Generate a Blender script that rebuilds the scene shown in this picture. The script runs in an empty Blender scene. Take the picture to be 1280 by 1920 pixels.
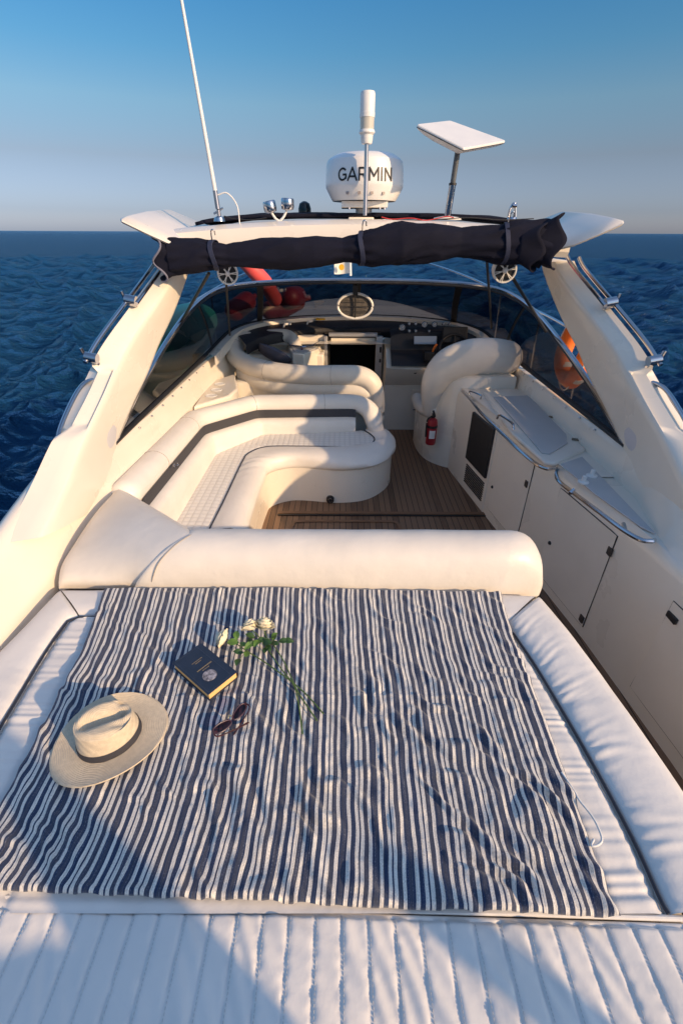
import bpy, math, random
import numpy as np
from mathutils import Vector, Matrix, noise
random.seed(7)
S = bpy.context.scene
C = S.collection
S.view_settings.view_transform = 'Standard'; S.view_settings.look = 'None'; S.view_settings.exposure = 0; S.view_settings.gamma = 1
PI = math.pi

# ------------------------------------------------------------------ camera
F = 860.0
CAM = Vector((0, 0, 1.25))
PITCH = math.atan(525 / F)
ROLL = math.radians(0.27)
_f = Vector((0, math.cos(PITCH), -math.sin(PITCH)))
_r0 = Vector((1, 0, 0)); _u0 = Vector((0, math.sin(PITCH), math.cos(PITCH)))
_r = _r0 * math.cos(ROLL) + _u0 * math.sin(ROLL)
_u = _u0 * math.cos(ROLL) - _r0 * math.sin(ROLL)
cd = bpy.data.cameras.new('camera'); cam = bpy.data.objects.new('camera', cd); C.objects.link(cam)
M = Matrix((_r, _u, -_f)).transposed().to_4x4(); M.translation = CAM
cam.matrix_world = M
cd.sensor_fit = 'VERTICAL'; cd.sensor_height = 36; cd.lens = F / 1920 * 36
cd.clip_start = 0.02; cd.clip_end = 20000
S.camera = cam

def ray(px, py): return _f * F + _r * (px - 640) + _u * (960 - py)
def PZ(px, py, z): d = ray(px, py); return CAM + d * ((z - CAM.z) / d.z)
def PY(px, py, y): d = ray(px, py); return CAM + d * (y / d.y)
def PX(px, py, x): d = ray(px, py); return CAM + d * (x / d.x)
CX = 0.16                       # boat centreline
def side(s, w, y, z): return Vector((CX + s * w, y, z))

# ------------------------------------------------------------------ materials
MATS = {}
def mat(name, col, rough=0.5, metal=0.0, bump=None, var=0.0, vscale=6.0, coat=0.0, sheen=0.0, spec=0.5, stretch=(1,1,1), sub=0.0):
    if name in MATS: return MATS[name]
    m = bpy.data.materials.new(name); m.use_nodes = True
    nt = m.node_tree; n = nt.nodes; l = nt.links
    b = n['Principled BSDF']
    b.inputs['Base Color'].default_value = (*col, 1)
    b.inputs['Roughness'].default_value = rough
    b.inputs['Metallic'].default_value = metal
    b.inputs['Coat Weight'].default_value = coat
    b.inputs['Coat Roughness'].default_value = 0.08
    b.inputs['Sheen Weight'].default_value = sheen
    b.inputs['Specular IOR Level'].default_value = spec
    tc = n.new('ShaderNodeTexCoord'); mp = n.new('ShaderNodeMapping'); mp.inputs['Scale'].default_value = stretch
    l.new(tc.outputs['Object'], mp.inputs['Vector'])
    if var > 0:
        t = n.new('ShaderNodeTexNoise'); t.inputs['Scale'].default_value = vscale; t.inputs['Detail'].default_value = 5
        l.new(mp.outputs[0], t.inputs['Vector'])
        r = n.new('ShaderNodeMapRange'); r.inputs['To Min'].default_value = 1 - var; r.inputs['To Max'].default_value = 1 + var * .4
        r.inputs['From Min'].default_value = .3; r.inputs['From Max'].default_value = .7
        l.new(t.outputs['Fac'], r.inputs['Value'])
        mx = n.new('ShaderNodeVectorMath'); mx.operation = 'SCALE'; mx.inputs[0].default_value = col
        l.new(r.outputs[0], mx.inputs['Scale']); l.new(mx.outputs[0], b.inputs['Base Color'])
        r2 = n.new('ShaderNodeMapRange'); r2.inputs['To Min'].default_value = rough * .8; r2.inputs['To Max'].default_value = min(1, rough * 1.25)
        l.new(t.outputs['Fac'], r2.inputs['Value']); l.new(r2.outputs[0], b.inputs['Roughness'])
    if bump:
        sc, st = bump
        t = n.new('ShaderNodeTexNoise'); t.inputs['Scale'].default_value = sc; t.inputs['Detail'].default_value = 4
        l.new(mp.outputs[0], t.inputs['Vector'])
        bp = n.new('ShaderNodeBump'); bp.inputs['Strength'].default_value = st; bp.inputs['Distance'].default_value = .01
        l.new(t.outputs['Fac'], bp.inputs['Height']); l.new(bp.outputs[0], b.inputs['Normal'])
    MATS[name] = m; m['b'] = 1
    return m
def nodes(m): return m.node_tree.nodes, m.node_tree.links, m.node_tree.nodes['Principled BSDF']

gel = mat('gelcoat', (.81, .74, .64), .28, var=.06, vscale=2.5, coat=.25)
gel2 = mat('gelcoat_cool', (.80, .735, .645), .35, var=.05, vscale=4)
nonskid = mat('grey_nonskid', (.53, .52, .52), .7, bump=(400, .3), var=.05)
vinyl = mat('vinyl', (.76, .725, .68), .42, bump=(16, .30), var=.06, vscale=5)
vinyl2 = mat('vinyl_cream', (.74, .69, .62), .42, bump=(13, .34), var=.08, vscale=5)
piping = mat('navy_piping', (.02, .025, .04), .5)
darkband = mat('dark_band', (.045, .045, .055), .6, bump=(300, .2), var=.1)
chrome = mat('stainless', (.50, .50, .52), .15, 1.0, var=.05, vscale=15)
blackm = mat('black_metal', (.02, .02, .022), .4)
blackp = mat('black_plastic', (.015, .015, .017), .5, var=.2, vscale=20)
whitep = mat('white_plastic', (.78, .77, .75), .35, var=.04, vscale=8)
lampglass = mat('frosted_lens', (.55, .52, .45), .2, coat=.5)
navyfab = mat('navy_canvas', (.0075, .0085, .020), .9, bump=(350, .35), var=.15, vscale=9, spec=.2)
navyfab2 = mat('navy_strap', (.012, .018, .05), .7, bump=(500, .3))
greytrim = mat('grey_trim', (.18, .18, .24), .8)
dash = mat('dark_dash', (.022, .022, .028), .55, bump=(200, .2), var=.2, vscale=12)
fendm = mat('fender_red', (.20, .012, .025), .45, var=.2)
redm = mat('red_vinyl', (.40, .02, .03), .4, var=.1)
pinkm = mat('coral_red', (.75, .10, .10), .45, var=.1)
orange = mat('orange_foam', (.88, .19, .02), .6, bump=(60, .15), var=.15)
teal = mat('teal_board', (.02, .30, .28), .4, var=.15)
yellow = mat('yellow_plastic', (.75, .42, .02), .5)
leaf = mat('rose_leaf', (.10, .20, .03), .5, var=.3, vscale=60)
leafd = mat('rose_leaf_dark', (.035, .09, .02), .5, var=.3, vscale=60)
stem = mat('rose_stem', (.09, .15, .035), .5, var=.3, vscale=60)
petal = mat('rose_petal', (.86, .78, .58), .5, var=.08, vscale=80)
bookm = mat('book_cover', (.016, .028, .055), .45, bump=(600, .15), var=.2, vscale=30)
gold = mat('gold_stamp', (.35, .27, .14), .4)
tortoise = mat('tortoiseshell', (.06, .014, .008), .15, var=.5, vscale=60, coat=1)
hatm = mat('straw', (.62, .52, .38), .75, var=.12, vscale=90)
ribbon = mat('hat_ribbon', (.035, .035, .045), .7, bump=(600, .3))
gauge = mat('gauge_face', (.12, .14, .18), .2, coat=.6)
screenm = mat('plotter_screen', (.32, .38, .45), .2)
darkin = mat('cabin_dark', (.03, .025, .022), .8)
pillowm = mat('grey_pillow', (.10, .10, .14), .8, bump=(200, .3))

# leather-pad weave for straw hat
def straw_nodes(m):
    n, l, b = nodes(m)
    tc = n.new('ShaderNodeTexCoord'); w = n.new('ShaderNodeTexWave'); w.wave_type = 'RINGS'; w.rings_direction = 'Z'
    w.inputs['Scale'].default_value = 70; w.inputs['Distortion'].default_value = 1.0; w.inputs['Detail'].default_value = 2
    l.new(tc.outputs['Object'], w.inputs['Vector'])
    v = n.new('ShaderNodeTexNoise'); v.inputs['Scale'].default_value = 330
    l.new(tc.outputs['Object'], v.inputs['Vector'])
    a = n.new('ShaderNodeMath'); a.operation = 'ADD'; l.new(w.outputs['Fac'], a.inputs[0]); l.new(v.outputs['Fac'], a.inputs[1])
    bp = n.new('ShaderNodeBump'); bp.inputs['Strength'].default_value = .35; bp.inputs['Distance'].default_value = .002
    l.new(a.outputs[0], bp.inputs['Height']); l.new(bp.outputs[0], b.inputs['Normal'])
straw_nodes(hatm)

def glass_mat(name, tint, glos=.02):
    m = bpy.data.materials.new(name); m.use_nodes = True
    nt = m.node_tree; n = nt.nodes; l = nt.links; n.clear()
    o = n.new('ShaderNodeOutputMaterial'); t = n.new('ShaderNodeBsdfTransparent'); t.inputs['Color'].default_value = (*tint, 1)
    g = n.new('ShaderNodeBsdfGlossy'); g.inputs['Roughness'].default_value = glos; g.inputs['Color'].default_value = (.9, .9, .9, 1)
    lw = n.new('ShaderNodeLayerWeight'); lw.inputs['Blend'].default_value = .5
    pw = n.new('ShaderNodeMath'); pw.operation = 'POWER'; pw.inputs[1].default_value = 4.0; l.new(lw.outputs['Facing'], pw.inputs[0])
    fr = n.new('ShaderNodeMath'); fr.operation = 'MULTIPLY_ADD'; fr.inputs[1].default_value = .55; fr.inputs[2].default_value = .035; l.new(pw.outputs[0], fr.inputs[0])
    ns = n.new('ShaderNodeTexNoise'); ns.inputs['Scale'].default_value = 3
    mr = n.new('ShaderNodeMapRange'); mr.inputs['To Min'].default_value = .01; mr.inputs['To Max'].default_value = .05
    l.new(ns.outputs['Fac'], mr.inputs['Value']); l.new(mr.outputs[0], g.inputs['Roughness'])
    mx = n.new('ShaderNodeMixShader'); l.new(fr.outputs[0], mx.inputs[0]); l.new(t.outputs[0], mx.inputs[1]); l.new(g.outputs[0], mx.inputs[2])
    l.new(mx.outputs[0], o.inputs['Surface']); return m
glass = glass_mat('tinted_glass', (.15, .145, .15))
lensm = glass_mat('sunglass_lens', (.16, .05, .06))

def teak_mat():
    m = mat('teak', (.20, .105, .055), .6)
    n, l, b = nodes(m)
    tc = n.new('ShaderNodeTexCoord')
    sp = n.new('ShaderNodeSeparateXYZ'); l.new(tc.outputs['Object'], sp.inputs[0])
    mm = n.new('ShaderNodeMath'); mm.operation = 'MULTIPLY'; mm.inputs[1].default_value = 1 / .048; l.new(sp.outputs[0], mm.inputs[0])
    fr = n.new('ShaderNodeMath'); fr.operation = 'FRACT'; l.new(mm.outputs[0], fr.inputs[0])
    fl = n.new('ShaderNodeMath'); fl.operation = 'FLOOR'; l.new(mm.outputs[0], fl.inputs[0])
    lt = n.new('ShaderNodeMath'); lt.operation = 'LESS_THAN'; lt.inputs[1].default_value = .1; l.new(fr.outputs[0], lt.inputs[0])
    wn = n.new('ShaderNodeTexWhiteNoise'); wn.noise_dimensions = '1D'; l.new(fl.outputs[0], wn.inputs['W'])
    mp = n.new('ShaderNodeMapping'); mp.inputs['Scale'].default_value = (60, 3, 3); l.new(tc.outputs['Object'], mp.inputs[0])
    ns = n.new('ShaderNodeTexNoise'); ns.inputs['Scale'].default_value = 2; ns.inputs['Detail'].default_value = 6; l.new(mp.outputs[0], ns.inputs['Vector'])
    ad = n.new('ShaderNodeMath'); ad.operation = 'ADD'; l.new(wn.outputs[0], ad.inputs[0]); l.new(ns.outputs['Fac'], ad.inputs[1])
    cr = n.new('ShaderNodeValToRGB'); cr.color_ramp.elements[0].position = .3; cr.color_ramp.elements[0].color = (.10, .055, .032, 1)
    cr.color_ramp.elements[1].position = 1.4; cr.color_ramp.elements[1].color = (.21, .125, .075, 1); l.new(ad.outputs[0], cr.inputs[0])
    mx = n.new('ShaderNodeMix'); mx.data_type = 'RGBA'; mx.inputs[7].default_value = (.012, .01, .01, 1)
    l.new(lt.outputs[0], mx.inputs[0]); l.new(cr.outputs[0], mx.inputs[6]); l.new(mx.outputs[2], b.inputs['Base Color'])
    iv = n.new('ShaderNodeMath'); iv.operation = 'SUBTRACT'; iv.inputs[0].default_value = 1; l.new(lt.outputs[0], iv.inputs[1])
    bp = n.new('ShaderNodeBump'); bp.inputs['Strength'].default_value = .5; bp.inputs['Distance'].default_value = .003
    l.new(iv.outputs[0], bp.inputs['Height']); l.new(bp.outputs[0], b.inputs['Normal'])
    return m
teak = teak_mat()
teakplain = mat('teak_trim', (.20, .11, .06), .6, var=.3, vscale=8, stretch=(1, 12, 1))

def quilt_mat():   # seat top with small quilted squares
    m = mat('quilted_vinyl', (.73, .71, .68), .45)
    n, l, b = nodes(m)
    tc = n.new('ShaderNodeTexCoord'); sp = n.new('ShaderNodeSeparateXYZ'); l.new(tc.outputs['Object'], sp.inputs[0])
    hs = []
    for ax in (0, 1):
        a = n.new('ShaderNodeMath'); a.operation = 'MULTIPLY'; a.inputs[1].default_value = PI / .045; l.new(sp.outputs[ax], a.inputs[0])
        s = n.new('ShaderNodeMath'); s.operation = 'SINE'; l.new(a.outputs[0], s.inputs[0])
        c = n.new('ShaderNodeMath'); c.operation = 'ABSOLUTE'; l.new(s.outputs[0], c.inputs[0])
        p = n.new('ShaderNodeMath'); p.operation = 'POWER'; p.inputs[1].default_value = .4; l.new(c.outputs[0], p.inputs[0]); hs.append(p)
    mn = n.new('ShaderNodeMath'); mn.operation = 'MULTIPLY'; l.new(hs[0].outputs[0], mn.inputs[0]); l.new(hs[1].outputs[0], mn.inputs[1])
    bp = n.new('ShaderNodeBump'); bp.inputs['Strength'].default_value = .5; bp.inputs['Distance'].default_value = .006
    l.new(mn.outputs[0], bp.inputs['Height']); l.new(bp.outputs[0], b.inputs['Normal'])
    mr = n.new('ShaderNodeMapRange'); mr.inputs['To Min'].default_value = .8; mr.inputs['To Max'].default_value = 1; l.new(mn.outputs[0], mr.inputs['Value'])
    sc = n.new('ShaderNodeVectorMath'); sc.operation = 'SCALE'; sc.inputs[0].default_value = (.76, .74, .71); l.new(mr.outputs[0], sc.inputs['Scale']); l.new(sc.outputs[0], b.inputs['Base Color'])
    return m
quilt = quilt_mat()

def blanket_mat():
    m = mat('striped_cotton', (.5, .5, .5), .9, sheen=.2)
    n, l, b = nodes(m)
    uv = n.new('ShaderNodeUVMap'); sp = n.new('ShaderNodeSeparateXYZ'); l.new(uv.outputs[0], sp.inputs[0])
    # slight weave wobble
    mp = n.new('ShaderNodeMapping'); mp.inputs['Scale'].default_value = (60, 9, 1); l.new(uv.outputs[0], mp.inputs[0])
    wb = n.new('ShaderNodeTexNoise'); wb.inputs['Scale'].default_value = 1; wb.inputs['Detail'].default_value = 3; l.new(mp.outputs[0], wb.inputs['Vector'])
    wm = n.new('ShaderNodeMath'); wm.operation = 'MULTIPLY_ADD'; wm.inputs[1].default_value = .002; l.new(wb.outputs['Fac'], wm.inputs[0]); l.new(sp.outputs[0], wm.inputs[2])
    a = n.new('ShaderNodeMath'); a.operation = 'MULTIPLY'; a.inputs[1].default_value = 18.6; l.new(wm.outputs[0], a.inputs[0])
    f = n.new('ShaderNodeMath'); f.operation = 'FRACT'; l.new(a.outputs[0], f.inputs[0])
    cr = n.new('ShaderNodeValToRGB'); cr.color_ramp.interpolation = 'CONSTANT'
    el = cr.color_ramp.elements
    N = (.016, .034, .088, 1); K = (.045, .056, .095, 1); W = (.70, .665, .61, 1)
    seq = [(0, N), (.045, K), (.16, N), (.20, W), (.315, N), (.46, W), (.57, N), (.62, W), (.73, K), (.87, W), (.975, N)]
    el[0].position = 0; el[0].color = N; el[1].position = seq[1][0]; el[1].color = seq[1][1]
    for p_, c_ in seq[2:]:
        e = el.new(p_); e.color = c_
    l.new(f.outputs[0], cr.inputs[0])
    # speckled weave: dark stripes flecked with light threads, white ones with fine lines
    ts = n.new('ShaderNodeMapping'); ts.inputs['Scale'].default_value = (900, 260, 1); l.new(uv.outputs[0], ts.inputs[0])
    tn = n.new('ShaderNodeTexNoise'); tn.inputs['Scale'].default_value = 1; tn.inputs['Detail'].default_value = 2; l.new(ts.outputs[0], tn.inputs['Vector'])
    ts2 = n.new('ShaderNodeMapping'); ts2.inputs['Scale'].default_value = (520, 6, 1); l.new(uv.outputs[0], ts2.inputs[0])
    tn2 = n.new('ShaderNodeTexNoise'); tn2.inputs['Scale'].default_value = 1; tn2.inputs['Detail'].default_value = 2; l.new(ts2.outputs[0], tn2.inputs['Vector'])
    ad = n.new('ShaderNodeMath'); ad.operation = 'ADD'; l.new(tn.outputs['Fac'], ad.inputs[0]); l.new(tn2.outputs['Fac'], ad.inputs[1])
    mr = n.new('ShaderNodeMapRange'); mr.inputs['From Min'].default_value = .75; mr.inputs['From Max'].default_value = 1.35
    mr.inputs['To Min'].default_value = .62; mr.inputs['To Max'].default_value = 1.32; l.new(ad.outputs[0], mr.inputs['Value'])
    sc = n.new('ShaderNodeVectorMath'); sc.operation = 'SCALE'; l.new(cr.outputs[0], sc.inputs[0]); l.new(mr.outputs[0], sc.inputs['Scale'])
    fl = n.new('ShaderNodeMath'); fl.operation = 'GREATER_THAN'; fl.inputs[1].default_value = 1.2; l.new(ad.outputs[0], fl.inputs[0])
    fk = n.new('ShaderNodeMath'); fk.operation = 'MULTIPLY'; fk.inputs[1].default_value = .35; l.new(fl.outputs[0], fk.inputs[0])
    mx = n.new('ShaderNodeMix'); mx.data_type = 'RGBA'; mx.inputs[7].default_value = (.30, .31, .34, 1)
    l.new(fk.outputs[0], mx.inputs[0]); l.new(sc.outputs[0], mx.inputs[6]); l.new(mx.outputs[2], b.inputs['Base Color'])
    bp = n.new('ShaderNodeBump'); bp.inputs['Strength'].default_value = .5; bp.inputs['Distance'].default_value = .0015
    l.new(ad.outputs[0], bp.inputs['Height']); l.new(bp.outputs[0], b.inputs['Normal'])
    return m
blanketm = blanket_mat()

def page_mat():
    m = mat('book_pages', (.85, .52, .20), .8)
    n, l, b = nodes(m)
    tc = n.new('ShaderNodeTexCoord'); w = n.new('ShaderNodeTexWave'); w.bands_direction = 'Z'; w.inputs['Scale'].default_value = 300
    l.new(tc.outputs['Object'], w.inputs['Vector'])
    bp = n.new('ShaderNodeBump'); bp.inputs['Strength'].default_value = .3; bp.inputs['Distance'].default_value = .001
    l.new(w.outputs['Fac'], bp.inputs['Height']); l.new(bp.outputs[0], b.inputs['Normal']); return m
pages = page_mat()

# ------------------------------------------------------------------ geometry helpers
def V(*a): return Vector(a)
def crv(pts, n, closed=False):
    """catmull-rom through pts, resampled to n points equally by arc length"""
    P = [Vector(p) for p in pts]; k = len(P)
    if k == 2: return [P[0].lerp(P[1], i / (n - 1)) for i in range(n)]
    out = []
    segs = k if closed else k - 1
    for i in range(segs):
        p1, p2 = P[i % k], P[(i + 1) % k]
        p0 = P[(i - 1) % k] if (closed or i > 0) else p1 * 2 - p2
        p3 = P[(i + 2) % k] if (closed or i + 2 < k) else p2 * 2 - p1
        for j in range(24):
            t = j / 24
            out.append(.5 * ((2 * p1) + (p2 - p0) * t + (2 * p0 - 5 * p1 + 4 * p2 - p3) * t * t + (3 * p1 - p0 - 3 * p2 + p3) * t ** 3))
    out.append(P[0] if closed else P[-1])
    d = [0]
    for i in range(1, len(out)): d.append(d[-1] + (out[i] - out[i - 1]).length)
    res = []; j = 0
    for i in range(n):
        s = d[-1] * i / (n if closed else n - 1)
        while j < len(d) - 2 and d[j + 1] < s: j += 1
        q = (s - d[j]) / max(1e-9, d[j + 1] - d[j]); res.append(out[j].lerp(out[j + 1], min(1, q)))
    return res
def lin(pts, n):
    """resample polyline"""
    P = [Vector(p) for p in pts]; d = [0]
    for i in range(1, len(P)): d.append(d[-1] + (P[i] - P[i - 1]).length)
    res = []; j = 0
    for i in range(n):
        s = d[-1] * i / (n - 1)
        while j < len(d) - 2 and d[j + 1] < s: j += 1
        q = (s - d[j]) / max(1e-9, d[j + 1] - d[j]); res.append(P[j].lerp(P[j + 1], min(1, q)))
    return res
def lerpl(vals, n):
    return [float(np.interp(i / (n - 1), np.linspace(0, 1, len(vals)), vals)) for i in range(n)]

class MB:
    def __init__(s): s.v = []; s.f = []; s.uv = None
    def add(s, vs, fs):
        o = len(s.v); s.v += [Vector(p) for p in vs]; s.f += [tuple(i + o for i in f) for f in fs]; return s
    def grid(s, P, closed_u=False, closed_v=False):
        nu = len(P); nv = len(P[0]); vs = [p for r in P for p in r]; fs = []
        for i in range(nu if closed_u else nu - 1):
            for j in range(nv if closed_v else nv - 1):
                a = i * nv + j; b = i * nv + (j + 1) % nv; c = ((i + 1) % nu) * nv + (j + 1) % nv; d = ((i + 1) % nu) * nv + j
                fs.append((a, b, c, d))
        return s.add(vs, fs)
    def loft(s, rings, caps=True, closed=False):
        o = len(s.v); s.grid(rings, closed_u=closed, closed_v=True)
        k = len(rings[0])
        if caps and not closed:
            s.f.append(tuple(o + i for i in reversed(range(k)))); e = o + (len(rings) - 1) * k; s.f.append(tuple(e + i for i in range(k)))
        return s
    def tube(s, path, r, n=12, caps=True, squash=None, closed=False, up=V(0, 0, 1)):
        k = len(path); rr = r if isinstance(r, (list, tuple)) else [r] * k
        if len(rr) != k: rr = lerpl(rr, k)
        rings = []
        for i, p in enumerate(path):
            if closed: t = path[(i + 1) % k] - path[i - 1]
            else: t = path[min(k - 1, i + 1)] - path[max(0, i - 1)]
            t = t.normalized() if t.length > 1e-9 else V(0, 1, 0)
            a = up - t * up.dot(t)
            if a.length < .05: a = V(1, 0, 0) - t * t.x
            a.normalize(); b = t.cross(a)
            sa, sb = squash if squash else (1, 1)
            rings.append([p + a * (math.cos(2 * PI * j / n) * rr[i] * sa) + b * (math.sin(2 * PI * j / n) * rr[i] * sb) for j in range(n)])
        return s.loft(rings, caps, closed)
    def sausage(s, path, r, n=20, squash=None, up=V(0, 0, 1), m=5):
        """tube with rounded ends"""
        k = len(path); rr = r if isinstance(r, (list, tuple)) else [r] * k
        if len(rr) != k: rr = lerpl(rr, k)
        t0 = (path[0] - path[1]).normalized(); t1 = (path[-1] - path[-2]).normalized()
        pre = [(path[0] + t0 * rr[0] * math.sin(a), rr[0] * math.cos(a)) for a in [PI / 2 * .98 * (m - i) / m for i in range(m)]]
        post = [(path[-1] + t1 * rr[-1] * math.sin(a), rr[-1] * math.cos(a)) for a in [PI / 2 * .98 * (i + 1) / m for i in range(m)]]
        return s.tube([p for p, _ in pre] + list(path) + [p for p, _ in post], [q for _, q in pre] + list(rr) + [q for _, q in post], n, True, squash, up=up)
    def box(s, c, size, R=None):
        c = Vector(c); h = Vector(size) / 2; vs = []
        for x in (-1, 1):
            for y in (-1, 1):
                for z in (-1, 1):
                    p = V(x * h.x, y * h.y, z * h.z); vs.append(c + (R @ p if R else p))
        return s.add(vs, [(0, 1, 3, 2), (4, 6, 7, 5), (0, 4, 5, 1), (2, 3, 7, 6), (0, 2, 6, 4), (1, 5, 7, 3)])
    def lathe(s, prof, o=V(0, 0, 0), n=32, R=None):
        rings = []
        for r, z in prof:
            rings.append([Vector(o) + ((R @ V(r * math.cos(2 * PI * j / n), r * math.sin(2 * PI * j / n), z)) if R else V(r * math.cos(2 * PI * j / n), r * math.sin(2 * PI * j / n), z)) for j in range(n)])
        return s.loft(rings, True)
    def prism(s, poly, off):
        k = len(poly); off = Vector(off); P = [Vector(p) for p in poly]
        vs = P + [p + off for p in P]
        fs = [tuple(range(k)), tuple(reversed(range(k, 2 * k)))] + [(i, i + k, (i + 1) % k + k, (i + 1) % k) for i in range(k)]
        return s.add(vs, fs)

def finish(name, mb, m, parent=None, sharp=35, bevel=0, subsurf=0, origin=None):
    vs = mb.v
    if origin is None:
        A = np.array([list(v) for v in vs]); mn = A.min(0); mxx = A.max(0)
        origin = V((mn[0] + mxx[0]) / 2, (mn[1] + mxx[1]) / 2, mn[2])
    me = bpy.data.meshes.new(name); me.from_pydata([v - origin for v in vs], [], mb.f)
    if mb.uv is not None:
        ul = me.uv_layers.new(name='UVMap')
        for lp in me.loops: ul.data[lp.index].uv = mb.uv[lp.vertex_index]
    import bmesh
    bm = bmesh.new(); bm.from_mesh(me); bmesh.ops.recalc_face_normals(bm, faces=bm.faces[:]) if not getattr(mb, 'keep', False) else None
    bm.to_mesh(me); bm.free()
    me.materials.append(m)
    for p in me.polygons: p.use_smooth = True
    me.set_sharp_from_angle(angle=math.radians(sharp))
    o = bpy.data.objects.new(name, me); C.objects.link(o)
    o.location = origin
    if parent is not None:
        o.parent = parent; o.location = origin - wloc(parent)
    o['_w'] = tuple(origin)
    if bevel:
        b = o.modifiers.new('bevel', 'BEVEL'); b.width = bevel; b.segments = 3; b.limit_method = 'ANGLE'; b.angle_limit = math.radians(40)
        b.harden_normals = False
    if subsurf:
        b = o.modifiers.new('subsurf', 'SUBSURF'); b.levels = subsurf; b.render_levels = subsurf
    return o
def wloc(o): return Vector(o['_w'])
def thing(name, label, cat, loc, group=None):
    o = bpy.data.objects.new(name, None); C.objects.link(o); o.location = Vector(loc); o['_w'] = tuple(Vector(loc))
    o.empty_display_size = .1
    return tag(o, label, cat, group)
def tag(o, label, cat, group=None):
    o['label'] = label; o['category'] = cat
    if group: o['group'] = group
    return o
def structure(o): o['kind'] = 'structure'; return o
def nz(x, y, z=0.0): return noise.noise(Vector((x, y, z)))
def rot_to(d):   # rotation taking +Z to d
    return Vector((0, 0, 1)).rotation_difference(Vector(d).normalized()).to_matrix()

# ------------------------------------------------------------------ sky + sun
SUN_EL = math.radians(21)
sd = V(.80, -.60, 0).normalized() * math.cos(SUN_EL) + V(0, 0, math.sin(SUN_EL))
w = bpy.data.worlds.new('World'); S.world = w; w.use_nodes = True
n = w.node_tree.nodes; l = w.node_tree.links
bg = n['Background']; bg.inputs[1].default_value = 0.12
sky = n.new('ShaderNodeTexSky'); sky.sky_type = 'NISHITA'; sky.sun_disc = False
sky.sun_elevation = SUN_EL; sky.sun_rotation = math.atan2(sd.x, sd.y)
sky.air_density = 1.0; sky.dust_density = 1.0; sky.ozone_density = 6.0; sky.altitude = 0
# haze grading of the sky by elevation (evening haze near the horizon, clear blue above)
tc_ = n.new('ShaderNodeTexCoord'); sx_ = n.new('ShaderNodeSeparateXYZ'); l.new(tc_.outputs['Generated'], sx_.inputs[0])
rp = n.new('ShaderNodeValToRGB'); l.new(sx_.outputs[2], rp.inputs[0]); el_ = rp.color_ramp.elements
G = [(0.0, (1.55, 1.38, 1.62)), (.03, (1.12, 1.0, 1.20)), (.106, (1.17, .86, .78)), (.175, (1.2, 1.12, .92)), (.235, (.80, 1.12, 1.02)), (.289, (.63, 1.10, 1.09)), (.36, (1.6, 1.75, 1.6)), (.55, (3.1, 2.5, 2.0))]
el_[0].position = 0; el_[0].color = (*[c / 5.0 for c in G[0][1]], 1); el_[1].position = 1; el_[1].color = (.68, .54, .43, 1)
for p_, c_ in G[1:]:
    e_ = el_.new(p_); e_.color = (*[c / 5.0 for c in c_], 1)
ml = n.new('ShaderNodeVectorMath'); ml.operation = 'MULTIPLY'; l.new(sky.outputs[0], ml.inputs[0]); l.new(rp.outputs[0], ml.inputs[1])
m2_ = n.new('ShaderNodeVectorMath'); m2_.operation = 'SCALE'; m2_.inputs['Scale'].default_value = 5.0; l.new(ml.outputs[0], m2_.inputs[0])
l.new(m2_.outputs[0], bg.inputs[0])
ld = bpy.data.lights.new('sun', 'SUN'); ld.energy = 4.9; ld.color = (1, .68, .38); ld.angle = math.radians(.8)
lo = bpy.data.objects.new('sun', ld); C.objects.link(lo); lo.rotation_euler = sd.to_track_quat('Z', 'Y').to_euler(); lo.location = (3, -3, 5)

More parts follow.
